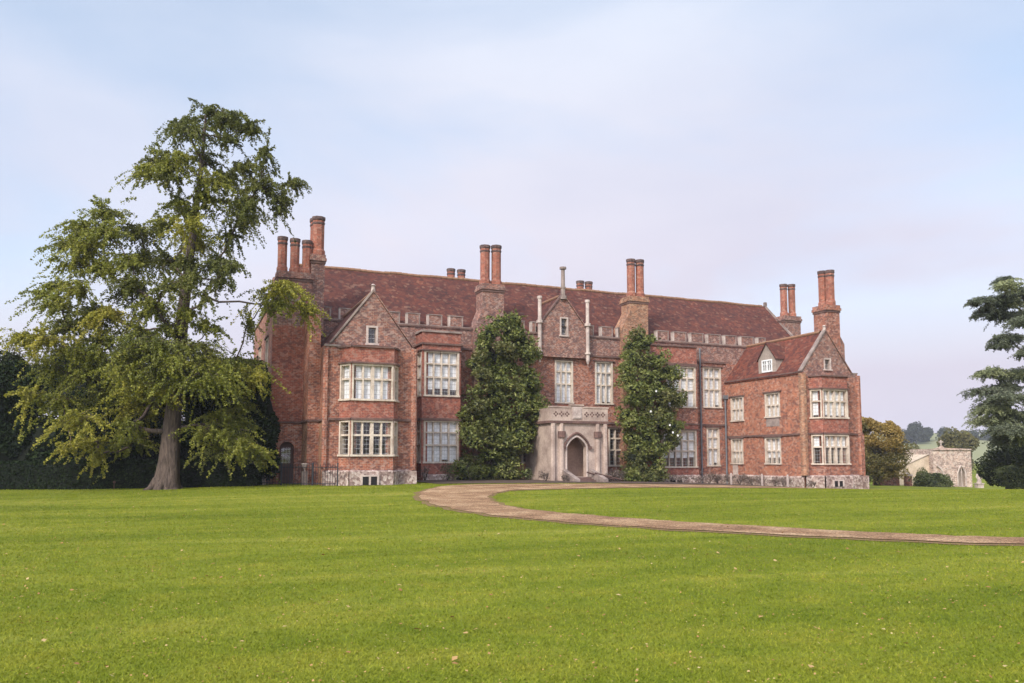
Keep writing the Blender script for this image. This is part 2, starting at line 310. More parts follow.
def leaf(name, cols, rough=0.55, spec=0.3, transl=0.35, nscale=0.35):
    "leaf colour varies from leaf to leaf and from bough to bough"
    m, n, b, out = newmat(name); g = n.nodes.new('ShaderNodeNewGeometry'); co = objco(n)
    bn = noise(n, nscale, 3, 0.6, co)
    a = n.nodes.new('ShaderNodeMath'); a.operation = 'MULTIPLY_ADD'; a.inputs[1].default_value = 0.55; n.links.new(g.outputs['Random Per Island'], a.inputs[0])
    c = n.nodes.new('ShaderNodeMath'); c.operation = 'MULTIPLY_ADD'; c.inputs[1].default_value = 1.3; c.inputs[2].default_value = -0.42; n.links.new(bn.outputs['Fac'], c.inputs[0])
    n.links.new(c.outputs[0], a.inputs[2])
    k = len(cols); r = ramp(n, [(0.05+0.9*i/(k-1), cc) for i, cc in enumerate(cols)]); n.links.new(a.outputs[0], r.inputs['Fac'])
    n.links.new(r.outputs['Color'], b.inputs['Base Color']); b.inputs['Roughness'].default_value = rough; b.inputs['Specular IOR Level'].default_value = spec
    if transl:
        t = n.nodes.new('ShaderNodeBsdfTranslucent'); n.links.new(r.outputs['Color'], t.inputs['Color'])
        mx = n.nodes.new('ShaderNodeMixShader'); mx.inputs['Fac'].default_value = transl
        n.links.new(b.outputs[0], mx.inputs[1]); n.links.new(t.outputs[0], mx.inputs[2]); n.links.new(mx.outputs[0], out.inputs['Surface'])
    return m
M['gk0'] = leaf('dark ginkgo leaves', [(0.062,0.074,0.018), (0.134,0.147,0.030), (0.224,0.215,0.045)])
M['gk1'] = leaf('green ginkgo leaves', [(0.100,0.116,0.020), (0.224,0.237,0.034), (0.354,0.325,0.060)])
M['gk2'] = leaf('yellowing ginkgo leaves', [(0.153,0.154,0.022), (0.319,0.303,0.038), (0.496,0.407,0.080)])
M['yew0'] = leaf('dark yew leaves', [(0.007,0.012,0.006), (0.018,0.030,0.011), (0.038,0.055,0.018)], transl=0.1, spec=.08, rough=.85)
M['yew1'] = leaf('brownish yew leaves', [(0.02,0.028,0.012), (0.04,0.05,0.02), (0.07,0.07,0.03)], transl=0.1, spec=.08, rough=.85)
M['mag0'] = leaf('magnolia leaves', [(0.035,0.048,0.014), (0.095,0.118,0.026), (0.20,0.215,0.05), (0.30,0.29,0.10)], rough=0.5, spec=0.3, transl=0.15, nscale=0.9)
M['mag1'] = leaf('brown backed magnolia leaves', [(0.04,0.05,0.018), (0.12,0.13,0.035), (0.22,0.19,0.07)], rough=0.5, spec=0.3, transl=0.15, nscale=0.9)
M['aut0'] = leaf('olive autumn leaves', [(0.09,0.09,0.03), (0.17,0.14,0.04), (0.27,0.19,0.06)], nscale=0.5)
M['aut1'] = leaf('golden autumn leaves', [(0.20,0.145,0.04), (0.34,0.235,0.06), (0.46,0.31,0.10)], nscale=0.5)
M['green'] = leaf('green garden leaves', [(0.045,0.06,0.02), (0.10,0.12,0.04), (0.17,0.175,0.065)], nscale=0.8)
M['ced0'] = leaf('dark cedar needles', [(0.045,0.054,0.035), (0.112,0.128,0.081), (0.225,0.240,0.149)], transl=0.1, spec=.1, rough=.8)
M['ced1'] = leaf('grey green cedar needles', [(0.120,0.143,0.078), (0.240,0.262,0.135), (0.420,0.427,0.216)], transl=0.1, spec=.1, rough=.8)
M['inner'] = plain('painted crown shade', (0.010,0.013,0.007), 1.0)  # near-black solid cores: shade inside crowns and hedges painted as colour
M['far'] = leaf('distant woodland leaves', [(0.03,0.04,0.025), (0.05,0.06,0.035), (0.08,0.085,0.045)], nscale=0.05)
M['olive'] = leaf('olive hedgerow leaves', [(0.09,0.09,0.03), (0.16,0.145,0.05), (0.24,0.20,0.08)], nscale=0.3)
M['rose'] = leaf('rose bush leaves', [(0.07,0.06,0.045), (0.15,0.12,0.09), (0.26,0.19,0.16), (0.42,0.33,0.30)], nscale=2)
def bark(name, a, c):
    m, n, b, out = newmat(name); co = objco(n); mp = n.nodes.new('ShaderNodeMapping'); mp.inputs['Scale'].default_value = (5,5,0.9); n.links.new(co, mp.inputs['Vector'])
    t = noise(n, 2.0, 6, 0.65, mp.outputs[0], 0.4); r = ramp(n, [(0.33, a), (0.68, c)]); n.links.new(t.outputs['Fac'], r.inputs['Fac'])
    n.links.new(r.outputs['Color'], b.inputs['Base Color']); bump(n, b, t.outputs['Fac'], 1.0, 0.12); return m
M['bark'] = bark('grey brown ginkgo bark', (0.040,0.028,0.023), (0.165,0.120,0.095))
M['bark_dark'] = bark('dark bark', (0.03,0.022,0.02), (0.10,0.075,0.06))

# ------------------------------------------------------------------ ground
def sm(a, b, t):
    t = np.clip((t-a)/(b-a), 0, 1); return t*t*(3-2*t)
def gz(x, y):
    h = np.interp(x, [-5,4,12,22,30,38,45,75], [0,.22,.27,.2,0,-.3,-.5,-1.3])
    return h*sm(-24, -9, y)
def grass_mat(name='mown lawn', gain=1.0, blade=False):
    m, n, b, out = newmat(name); co = objco(n)
    mp = n.nodes.new('ShaderNodeMapping'); mp.inputs['Rotation'].default_value = (0,0,TH+0.05); mp.inputs['Scale'].default_value = (0.075,0.42,1); n.links.new(co, mp.inputs['Vector'])
    st = noise(n, 1.0, 4, 0.6, mp.outputs[0], 0.6)
    r1 = ramp(n, [(0.30, (0.116,0.143,0.014)), (0.46, (0.150,0.176,0.017)), (0.57, (0.179,0.199,0.022)), (0.72, (0.230,0.235,0.040))]); n.links.new(st.outputs['Fac'], r1.inputs['Fac'])
    f1 = noise(n, 1.1, 5, 0.65, co); r2 = ramp(n, [(0.30, (0.76,0.84,0.70)), (0.50, (1,1,1)), (0.64, (1.12,1.04,1.1)), (0.78, (1.30,1.12,1.35))]); n.links.new(f1.outputs['Fac'], r2.inputs['Fac'])
    f2 = noise(n, 26, 4, 0.75, co); r3 = ramp(n, [(0.30, (0.62,0.68,0.55)), (0.52, (1,1,1)), (0.72, (1.35,1.25,1.3))]); n.links.new(f2.outputs['Fac'], r3.inputs['Fac'])
    f3 = noise(n, 5, 4, 0.7, co); r4 = ramp(n, [(0.3, (0.86,0.88,0.8)), (0.7, (1.12,1.08,1.1))]); n.links.new(f3.outputs['Fac'], r4.inputs['Fac'])
    c = mix(n, 'MULTIPLY', 1.0, r1.outputs['Color'], r2.outputs['Color']); c = mix(n, 'MULTIPLY', 0.8, c, r3.outputs['Color']); c = mix(n, 'MULTIPLY', 1.0, c, r4.outputs['Color'])
    if blade:
        g = n.nodes.new('ShaderNodeNewGeometry'); rb = ramp(n, [(0.0, (0.90,0.92,0.88)), (0.6, (1.02,1.02,1.0)), (0.95, (1.12,1.08,1.1)), (1.0, (1.6,1.35,2.0))]); n.links.new(g.outputs['Random Per Island'], rb.inputs['Fac'])
        c = mix(n, 'MULTIPLY', 1.0, c, rb.outputs['Color'])
        c = mix(n, 'MULTIPLY', 1.0, c, (gain, gain, gain))
        t = n.nodes.new('ShaderNodeBsdfTranslucent'); n.links.new(c, t.inputs['Color']); mx = n.nodes.new('ShaderNodeMixShader'); mx.inputs['Fac'].default_value = 0.3
        n.links.new(b.outputs[0], mx.inputs[1]); n.links.new(t.outputs[0], mx.inputs[2]); n.links.new(mx.outputs[0], out.inputs['Surface'])
    else: bump(n, b, f2.outputs['Fac'], 0.6, 0.05)
    n.links.new(c, b.inputs['Base Color']); b.inputs['Specular IOR Level'].default_value = 0.1
    return m
M['grass'] = grass_mat()
def axis(parts):
    a = []
    for s, e, st in parts: a += list(np.arange(s, e, st))
    return np.array(a+[parts[-1][1]])
gxs = axis([(-600,-300,100),(-300,-60,30),(-60,90,1.5),(90,300,30),(300,1000,100)])
gys = axis([(-540,-100,55),(-100,-54,6),(-54,30,1.0),(30,90,6),(90,300,30),(300,880,100)])
GX, GY = np.meshgrid(gxs, gys); GZ = gz(GX, GY)
nx, ny = len(gxs), len(gys); idx = np.arange(nx*ny).reshape(ny, nx)
Q = np.stack([idx[:-1,:-1], idx[:-1,1:], idx[1:,1:], idx[1:,:-1]], -1).reshape(-1, 4)
lawn = np_mesh('lawn', np.stack([GX.ravel(), GY.ravel(), GZ.ravel()], 1), Q, [M['grass']], smooth=True)
tag(lawn, kind='structure')

def gravel_mat():
    m, n, b, out = newmat('worn pinkish gravel'); co = objco(n)
    t = noise(n, 0.8, 5, 0.7, co); r = ramp(n, [(0.30, (0.16,0.082,0.042)), (0.5, (0.29,0.172,0.092)), (0.68, (0.45,0.305,0.18))]); n.links.new(t.outputs['Fac'], r.inputs['Fac'])
    f = noise(n, 22, 4, 0.8, co); r3 = ramp(n, [(0.36, (0.38,0.33,0.30)), (0.5, (1,1,1)), (0.60, (1.9,1.85,1.8))]); n.links.new(f.outputs['Fac'], r3.inputs['Fac'])
    n.links.new(mix(n, 'MULTIPLY', 1.0, r.outputs['Color'], r3.outputs['Color']), b.inputs['Base Color']); bump(n, b, f.outputs['Fac'], 0.8, 0.05); return m
M['gravel'] = gravel_mat()
M['edge'] = plain('worn brown soil edge', (0.19,0.115,0.055), 1.0)
def smooth_line(pts, k=8):
    P = [np.array(p, float) for p in pts]; P = [2*P[0]-P[1]]+P+[2*P[-1]-P[-2]]; out = []
    for i in range(1, len(P)-2):
        for j in range(k):
            t = j/k; a, b_, c, d = P[i-1], P[i], P[i+1], P[i+2]
            out.append(0.5*((2*b_)+(-a+c)*t+(2*a-5*b_+4*c-d)*t*t+(-a+3*b_-3*c+d)*t**3))
    out.append(P[-2]); return np.array(out)
def ribbon(name, A, B, mat, lift, cross=6, jit=0.0):
    A = smooth_line(A); B = smooth_line(B); n = len(A); V = []
    if jit:
        for L_, s in ((A, 1), (B, 2)):
            ph = np.arange(n); L_ += (np.stack([np.sin(ph*1.7*s)+np.sin(ph*.9+s), np.cos(ph*1.3*s)], 1))*jit
    for i in range(n):
        for j in range(cross+1):
            t = j/cross; p = A[i]*(1-t)+B[i]*t; V.append((p[0], p[1], float(gz(p[0], p[1]))+lift))
    I = np.arange(n*(cross+1)).reshape(n, cross+1)
    Qd = np.stack([I[:-1,:-1], I[1:,:-1], I[1:,1:], I[:-1,1:]], -1).reshape(-1, 4)
    o = np_mesh(name, np.array(V), Qd, [mat]); return tag(o, kind='structure')
outer = [(30,-49),(19,-42.4),(14.6,-39.3),(12.4,-36.9),(10.5,-34.1),(9.2,-31.5),(8.3,-28.0),(8.2,-24.5),(8.5,-21.0),(9.4,-16.9),(11.6,-12.6),(14.5,-10.2),(21.7,-10.0),(32,-9.6),(48,-9.8)]
inner = [(31,-47.5),(20.3,-41.2),(15.8,-38.4),(13.8,-36.0),(11.8,-32.1),(10.95,-29.7),(10.35,-27.4),(10.3,-24.6),(10.8,-22.1),(11.5,-19.6),(12.8,-17.2),(15.0,-15.4),(22.5,-14.5),(33,-14.6),(48,-13.6)]
def shift(A, B, k):
    return [tuple(np.array(a)+(np.array(a)-np.array(b_))/max(np.linalg.norm(np.array(a)-np.array(b_)), .1)*k) for a, b_ in zip(A, B)]
ribbon('drive_verge', shift(outer, inner, 0.28), shift(inner, outer, 0.22), M['edge'], 0.012, jit=0.07)
ribbon('gravel_drive', outer, inner, M['gravel'], 0.028, jit=0.06)
ribbon('flower_bed', [(12.6,-8.9),(18,-8.6),(24,-8.7),(31,-8.5),(37.6,-8.7)], [(12.6,-.5),(18,-.3),(24,-.3),(31,-.3),(37.6,-.3)], M['soil'], 0.03)
# ------------------------------------------------------------------ the house
OFF = (24.0, -2.0, 0.0)
HOUSE = empty('country_house', OFF)
tag(HOUSE, 'long red brick Tudor country house with gabled wings, battlements, tiled roof and tall chimneys', 'country house')
def hp(mb, name, mats, parent=None, label=None, **k):
    o = mb.build(name, mats, parent or HOUSE, OFF, **k)
    if label: o['label'] = label
    return o
def unit(a, b):
    d = np.array([b[0]-a[0], b[1]-a[1]], float); L = np.linalg.norm(d); d /= L
    return d, np.array([d[1], -d[0]]), L          # along, outward (right-hand side when walking a->b: faces the camera), length
def wall(mb, a, b, z0, z1, holes=(), mi=0, depth=0.42, cols=None):
    "a wall sheet from plan point a to b with real openings and their reveals; walking a->b the outside is on the right"
    U, Nn, L = unit(a, b)
    P = lambda u, z, n=0.0: (a[0]+U[0]*u+Nn[0]*n, a[1]+U[1]*u+Nn[1]*n, z)
    us = sorted({0.0, L, *[h[0] for h in holes], *[h[1] for h in holes]}); zs = sorted({z0, z1, *[h[2] for h in holes], *[h[3] for h in holes]})
    for i in range(len(us)-1):
        for j in range(len(zs)-1):
            uc, zc = (us[i]+us[i+1])/2, (zs[j]+zs[j+1])/2
            if any(h[0] < uc < h[1] and h[2] < zc < h[3] for h in holes): continue
            mb.face([P(us[i], zs[j]), P(us[i+1], zs[j]), P(us[i+1], zs[j+1]), P(us[i], zs[j+1])], mi)
    for (u0, u1, za, zb) in [h[:4] for h in holes]:
        for (p, q) in (((u0,za),(u1,za)),((u1,za),(u1,zb)),((u1,zb),(u0,zb)),((u0,zb),(u0,za))):
            mb.face([P(*p), P(*q), P(q[0], q[1], -depth), P(p[0], p[1], -depth)], mi)
def window(a, b, u0, u1, z0, z1, nl, tiers, blind=0.9, heavy=(), fm='stone', hood=True, label=None, gap=False, seed=0, jamb=0.13, mul=0.09):
    """stone mullioned window filling the opening u0..u1, z0..z1 of wall a->b; tiers = transom heights as fractions"""
    U, Nn, L = unit(a, b); rr = random.Random(int(u0*97+z0*31+a[0]*13)+seed)
    f = MB(); O = a
    f.obox(O, U, Nn, u0, u0+jamb, -0.30, 0.025, z0, z1); f.obox(O, U, Nn, u1-jamb, u1, -0.30, 0.025, z0, z1)
    f.obox(O, U, Nn, u0+jamb, u1-jamb, -0.30, 0.028, z1-0.10, z1)
    f.obox(O, U, Nn, u0-0.04, u1+0.04, -0.30, 0.09, z0-0.10, z0)
    w_ = (u1-u0-2*jamb); xs = [u0+jamb]
    lw = w_/nl
    for i in range(1, nl):
        h = mul*(1.9 if i in heavy else 1)/2; x = u0+jamb+lw*i
        f.obox(O, U, Nn, x-h, x+h, -0.26, -0.03, z0, z1-0.10)
    zt = [z0]+[z0+(z1-0.1-z0)*t for t in tiers]+[z1-0.10]
    for z in zt[1:-1]:
        f.obox(O, U, Nn, u0+jamb, u1-jamb, -0.24, -0.045, z-0.05, z+0.05)
    if hood:
        f.obox(O, U, Nn, u0-0.14, u1+0.14, -0.02, 0.11, z1+0.003, z1+0.09, 1)
    o = hp(f, 'window', [M[fm], M['moulding']], label=label)
    P = lambda u, n, z: (a[0]+U[0]*u+Nn[0]*n, a[1]+U[1]*u+Nn[1]*n, z)
    g = MB(); g.face([P(u0+jamb/2, -0.17, z0), P(u1-jamb/2, -0.17, z0), P(u1-jamb/2, -0.17, z1-.05), P(u0+jamb/2, -0.17, z1-.05)])
    hp(g, 'pane', M['glass'], o)
    if blind:
        bl = MB()
        for i in range(nl):
            x0 = u0+jamb+lw*i; x1 = x0+lw
            zb = z0 + (z1-z0)*(1-blind)+(rr.uniform(-.03, .05) if blind < 1 else 0)
            if blind >= 1 and rr.random() < 0.25: zb = z0+rr.uniform(0.1, 0.3)
            bl.obox(O, U, Nn, x0+0.005, x1-0.005, -0.215-rr.uniform(0, .03), -0.19, zb, z1-0.02)
        hp(bl, 'blind', M['blind'], o)
    return o
def string(pts, z, h=0.13, out=0.10, mat='moulding', name='string_course'):
    mb = MB()
    for p, q in zip(pts[:-1], pts[1:]):
        U, Nn, L = unit(p, q); mb.obox(p, U, Nn, -out if p is pts[0] else 0, L+0.02, -0.03, out, z, z+h)
    return hp(mb, name, M[mat])
BR = [M['brick'], M['brick_grey'], M['brick_rose'], M['brick_sunlit'], M['brick_buff'], M['flint'], M['brick_chimney']]
B_, G_, R_, O_, F_ = 0, 1, 2, 3, 5

# ---- main range, front wall (Y = 0)
A0 = (6.2, 0.0); A1 = (46.0, 0.0)
def H(x0, x1, z0, z1): return (x0-A0[0], x1-A0[0], z0, z1)
hL = [H(20.3,22.0,1.38,3.13), H(28.0,29.2,1.15,3.80), H(36.40,37.56,1.12,3.92)]
hU = [H(23.82,25.24,5.53,8.45), H(26.97,28.42,5.53,8.50), H(36.15,37.82,5.50,8.50)]
mb = MB(); wall(mb, A0, A1, -1.2, 4.1, hL, B_); wall(mb, A0, A1, 4.1, 8.85, hU, B_); wall(mb, A0, A1, 8.85, 10.3, (), G_)
wall(mb, (46.0,0), (46.0,10), -1.5, 10.3, (), B_); wall(mb, (46.0,10.0), (6.2,10.0), -1.2, 10.3, (), B_); wall(mb, (6.2,10.0), (6.2,0), -1.2, 10.3, (), B_)
hp(mb, 'main_wall', BR)
mw = lambda h, nl, ti, **k: window(A0, A1, h[0], h[1], h[2], h[3], nl, ti, **k)
mw(hU[0], 3, (.45,.76), blind=1); mw(hU[1], 3, (.45,.76), blind=1); mw(hU[2], 3, (.45,.76), blind=1)
mw(hL[0], 3, (.62,), blind=0, label='dark leaded window half hidden by the magnolia'); mw(hL[1], 2, (.42,.74), blind=0, label='dark narrow window right of the porch'); mw(hL[2], 2, (.46,.76), blind=1)
string([(6.2,0),(46.0,0)], 4.06); string([(12.5,0),(38.2,0)], 8.80)
string([(6.2,0),(42.4,0)], 10.16, 0.10, 0.07)
# parapet behind which the roof starts, then the merlons
mb = MB(); mb.box(6.2, 0.0+0.003, 10.303, 42.6, 0.35, 10.34); hp(mb, 'parapet_coping', M['stone_grey'])
for x0, x1 in [(7.25,8.38),(8.87,9.88),(10.35,11.35),(11.82,12.78),(13.22,14.12),(14.64,15.63),(16.10,17.08),(20.95,21.55),(22.03,22.4),(26.35,26.92),(27.5,28.46),(28.86,29.0),(32.14,33.2),(33.6,34.76),(35.12,36.29),(36.66,37.86),(38.23,39.36),(39.74,40.99),(41.38,42.16)]:
    m_ = MB(); m_.box(x0+0.09, 0.006, 10.342, x1-0.09, 0.34, 11.0, 0)
    m_.box(x0, -0.01, 10.342, x0+0.088, 0.352, 11.0, 1); m_.box(x1-0.088, -0.01, 10.342, x1, 0.352, 11.0, 2); m_.box(x0-0.02, -0.03, 11.002, x1+0.02, 0.37, 11.06, 2)
    hp(m_, 'merlon', [M['brick_grey'], M['stone_pale'], M['stone_grey']])
# ---- main roof
def roof(name, polys, mats, th=0.12):
    mb = MB()
    for p, mi in polys: mb.face(p, mi)
    return hp(mb, name, mats)
RX0, RX1, RZ, RY = 6.6, 46.35, 14.72, 5.0
mb = MB()
nseg = 40
rr = random.Random(3)
dz = [rr.uniform(-.035, .035) for _ in range(nseg+1)]
for i in range(nseg):
    xa = RX0+(RX1-RX0)*i/nseg; xb = RX0+(RX1-RX0)*(i+1)/nseg; za, zb = RZ+dz[i], RZ+dz[i+1]
    mb.face([(xa,.3,10.25),(xb,.3,10.25),(xb,2.7,12.52+dz[i+1]*.6),(xa,2.7,12.52+dz[i]*.6)])
    mb.face([(xa,2.7,12.52+dz[i]*.6),(xb,2.7,12.52+dz[i+1]*.6),(xb,RY,zb),(xa,RY,za)])
    mb.face([(xb,9.8,10.25),(xa,9.8,10.25),(xa,RY,za),(xb,RY,zb)])
mb.face([(RX1-.1,.3,10.25),(RX1-.1,9.8,10.25),(RX1-.1,RY,RZ-.1)]); mb.face([(RX0+.1,9.8,10.25),(RX0+.1,.3,10.25),(RX0+.1,RY,RZ-.1)])
main_roof = hp(mb, 'roof', [M['tiles']])
mb = MB()
x = RX0
k = 0
while x < RX1-.3:
    i = (x-RX0)/(RX1-RX0)*nseg; z = RZ+dz[int(i)]*(1-i%1)+dz[min(int(i)+1, nseg)]*(i%1)
    mb.tube([(x, RY, z), (x+.40, RY, z+rr.uniform(-.01,.02))], [.13,.125], 8); x += .42
hp(mb, 'ridge_tiles', M['ridge'], main_roof)
mb = MB(); mb.obox((RX1,RY),(0,-1),(1,0),0,0.2,-.12,.12,RZ,RZ+.35)
b_ = len(mb.v); 
for (y0,z0),(y1,z1) in (((.3,10.3),(RY,RZ)),((9.7,10.3),(RY,RZ))):
    mb.face([(RX1-.07,y0,z0+.18),(RX1+.07,y0,z0+.18),(RX1+.07,y1,z1+.18),(RX1-.07,y1,z1+.18)])
    mb.face([(RX1-.07,y0,z0-.1),(RX1-.07,y0,z0+.18),(RX1-.07,y1,z1+.18),(RX1-.07,y1,z1-.1)]); mb.face([(RX1+.07,y0,z0-.1),(RX1+.07,y0,z0+.18),(RX1+.07,y1,z1+.18),(RX1+.07,y1,z1-.1)])
hp(mb, 'gable_coping', M['stone_grey'])

# ---- gables
def gable_face(mb, x0, x1, y, z0, zt, hole=None, mi=0):
    xc = (x0+x1)/2; zl = lambda x: z0+(zt-z0)*(1-abs(x-xc)/((x1-x0)/2))
    if not hole: mb.face([(x0,y,z0),(x1,y,z0),(xc,y,zt)], mi); return
    a, b, c, d = hole
    mb.face([(x0,y,z0),(a,y,z0),(a,y,zl(a))], mi); mb.face([(b,y,z0),(x1,y,z0),(b,y,zl(b))], mi)
    mb.face([(a,y,z0),(b,y,z0),(b,y,c),(a,y,c)], mi); mb.face([(a,y,d),(b,y,d),(b,y,zl(b)),(xc,y,zt),(a,y,zl(a))], mi)
    for p, q in (((a,c),(b,c)),((b,c),(b,d)),((b,d),(a,d)),((a,d),(a,c))):
        mb.face([(p[0],y,p[1]),(q[0],y,q[1]),(q[0],y+.4,q[1]),(p[0],y+.4,p[1])], mi)
def coping(x0, x1, y, z0, zt, w_=0.20, h=0.14, mat='stone_pale', name='gable_coping', dp=0.26):
    mb = MB(); xc = (x0+x1)/2
    for xa in (x0, x1):
        s = 1 if xa > xc else -1; mi = 0 if s < 0 else 1; L = math.hypot(xa-xc, zt-z0); nx_, nz_ = (zt-z0)/L*s, abs(xa-xc)/L
        hh = h if s < 0 else h*.6
        p = [(xa+s*.06, z0), (xc, zt+.02)]
        q = [(x_+nx_*hh, z_+nz_*hh) for x_, z_ in p]; q[1] = (xc, zt+.02+hh/nz_)
        for yy in (y-0.06, y+dp): mb.face([(p[0][0],yy,p[0][1]),(p[1][0],yy,p[1][1]),(q[1][0],yy,q[1][1]),(q[0][0],yy,q[0][1])], mi)
        for e, f_ in ((p[0],p[1]),(p[1],q[1]),(q[1],q[0]),(q[0],p[0])):
            mb.face([(e[0],y-.06,e[1]),(f_[0],y-.06,f_[1]),(f_[0],y+dp,f_[1]),(e[0],y+dp,e[1])], mi)
    return hp(mb, name, [M[mat], M['brick_grey']])
def small_window(x0, x1, y, z0, z1, fm='stone_pale', blind=0, nl=1, hood=False, label=None):
    return window((x0-1, y), (x1+1, y), 1.0, 1.0+x1-x0, z0, z1, nl, (), blind=blind, fm=fm, hood=hood, label=label, jamb=0.12)
def lean_roof(x0, x1, y0, y1, z0, zt, mat, ov=0.12):
    xc = (x0+x1)/2; mb = MB(); k = ov*(zt-z0)/((x1-x0)/2)
    mb.face([(x0-ov,y0,z0-k),(x0-ov,y1,z0-k),(xc,y1,zt),(xc,y0,zt)]); mb.face([(x1+ov,y0,z0-k),(xc,y0,zt),(xc,y1,zt),(x1+ov,y1,z0-k)])
    r = hp(mb, 'roof', M[mat]); rd = MB(); y = y0+.3
    while y < y1-.2: rd.tube([(xc,y,zt+.02),(xc,y+.38,zt+.03)], [.12,.115], 8); y += .4
    hp(rd, 'ridge_tiles', M['ridge'], r); return r

# ---- central gable over the porch
mb = MB(); wall(mb, (22.5,-.3), (26.2,-.3), 8.62, 10.8, [(24.08-22.5,24.74-22.5,10.18,10.801)], G_)
gable_face(mb, 22.62, 26.08, -.3, 10.8, 13.05, (24.08,24.74,10.8,11.45), G_)
wall(mb, (22.5,0.0), (22.5,-.3), 8.62, 10.8, (), G_); wall(mb, (26.2,-.3), (26.2,0.0), 8.62, 10.8, (), G_)
hp(mb, 'gable', BR)
small_window(24.08, 24.74, -.3, 10.18, 11.45)
coping(22.62, 26.08, -.3, 10.8, 13.05, mat='moulding', h=.09)
lean_roof(22.7, 26.0, -.1, 3.6, 10.9, 13.0, 'tiles')
mb = MB(); mb.octa(24.35, -.3, .16, 12.75, 14.85, .13); mb.octa(24.35, -.3, .24, 14.85, 15.0); mb.octa(24.35,-.3,.25,12.7,12.95); mb.octa(24.35,-.3,.19,13.5,13.6)
hp(mb, 'finial', M['stone_grey'])
for x in (22.5, 26.2):
    mb = MB(); mb.octa(x, -.42, .135, 8.45, 12.6, .125); mb.octa(x, -.42, .23, 10.9, 11.1); mb.octa(x,-.42,.17,12.6,12.78); mb.octa(x,-.42,.06,8.2,8.45,.13); mb.octa(x,-.42,.21,8.9,9.02)
    hp(mb, 'finial_shaft', M['stone_pale'])

# ---- left wing (gabled, Y = -8.2)
GW = -8.2
def wing(x0, x1, zeave, zt, zs, zpl, canted, wins, gwin, brick_lo, brick_hi, brick_g, tmat, right_low_flare, gz0, gx=None):
    xc = (x0+x1)/2; cx0, cx1, fx0, fx1, fy, btop = canted
    mb = MB()
    # front either side of the bay, behind the bay nothing
    for a, b in (((x0,GW),(cx0,GW)), ((cx1,GW),(x1,GW))):
        wall(mb, a, b, zpl, zs, (), brick_lo); wall(mb, a, b, zs, btop, (), brick_hi)
    wall(mb, (x0,GW), (x1,GW), btop, zeave, (), brick_g)
    gable_face(mb, gx[0], gx[1], GW, zeave, zt, gwin, brick_g)
    hp(mb, 'front_wall', BR)
    # canted bay
    C = [(cx0,GW),(fx0,fy),(fx1,fy),(cx1,GW)]
    mb = MB()
    for i in range(3):
        L = unit(C[i], C[i+1])[2]; hs = []
        m_ = 0.03
        (za, zb), (zc, zd) = wins
        lo = [(m_, L-m_, za, zb)]; hi = [(m_, L-m_, zc, zd)]
        wall(mb, C[i], C[i+1], zpl, zs, lo, brick_lo); wall(mb, C[i], C[i+1], zs, btop, hi, R_ if i == 1 else R_)
    mb.face([(p[0],p[1],btop) for p in C])
    hp(mb, 'canted_bay', BR)
    return C
WLC = (7.52, 10.62, 7.96, 10.20, -9.0, 7.42)
C = wing(6.75, 11.5, 7.6, 10.5, 3.60, 1.0, WLC, ((1.83,3.585),(4.70,6.52)), (8.86,9.50,7.72,8.66), B_, B_, G_, 'tiles', 0, 0.2, (7.08,11.36))
def bay_windows(C, wins, blo, bhi, lab_lo=None, lab_hi=None):
    for i in range(3):
        L = unit(C[i], C[i+1])[2]; m_ = 0.03
        for (za, zb), bl, lab in zip(wins, (blo, bhi), (lab_lo, lab_hi)):
            window(C[i], C[i+1], m_, L-m_, za, zb, 4 if i == 1 else 1, (.60,), blind=bl, heavy=(2,), label=lab if i == 1 else None, hood=(zb > 4), jamb=0.10)
bay_windows(C, ((1.83,3.585),(4.70,6.52)), 0, 1, 'dark leaded bay window with pale stone mullions')
small_window(8.86, 9.50, GW, 7.72, 8.66)
string([(6.75,GW),(7.5,GW),(7.98,-9.0),(10.14,-9.0),(10.62,GW),(11.5,GW)], 3.60, .11, .09)
string([(6.75,GW),(7.5,GW)], 7.45, .1, .08, 'stone_grey'); string([(7.5,GW),(7.98,-9.0),(10.14,-9.0),(10.62,GW)], 7.37, .10, .10)
def plinth(pts, z0, z1, out=.16):
    mb = MB()
    for p, q in zip(pts[:-1], pts[1:]):
        U, Nn, L = unit(p, q); P = lambda u, n, z: (p[0]+U[0]*u+Nn[0]*n, p[1]+U[1]*u+Nn[1]*n, z)
        mb.face([P(-out*.4,out,z0),P(L+out*.4,out,z0),P(L+out*.4,out,z1-.08),P(-out*.4,out,z1-.08)]); mb.face([P(-out*.4,out,z1-.08),P(L+out*.4,out,z1-.08),P(L,0,z1+.02),P(0,0,z1+.02)])
    q = pts[-1]; p = pts[-2]; U, Nn, L = unit(p, q); e = (q[0]+Nn[0]*out+U[0]*out*.4, q[1]+Nn[1]*out+U[1]*out*.4)
    mb.face([(e[0],e[1],z0),(q[0]+U[0]*out*.4,q[1]+.6,z0),(q[0]+U[0]*out*.4,q[1]+.6,z1-.08),(e[0],e[1],z1-.08)])
    return hp(mb, 'plinth', M['flint'])
mb = MB(); wall(mb, (11.5,GW), (11.5,0), -.3, 7.6, (), B_); hp(mb, 'return_wall', BR)
plinth([(6.75,GW),(7.5,GW),(7.98,-9.0),(10.14,-9.0),(10.62,GW),(11.6,GW)], -.4, 1.02)
def cellar_window(x0, x1, y, z0, z1):
    mb = MB(); mb.box(x0, y-.03, z0, x1, y+.05, z1, 1)
    n = 2; w_ = (x1-x0)/n
    for i in range(n+1): mb.box(x0+w_*i-.05, y-.07, z0, x0+w_*i+.05, y+.02, z1, 0)
    mb.box(x0-.05, y-.07, z1+.002, x1+.05, y+.02, z1+.08, 0)
    return hp(mb, 'cellar_window', [M['stone_pale'], M['dark']])
cellar_window(8.53, 9.38, -9.18, .28, .70)
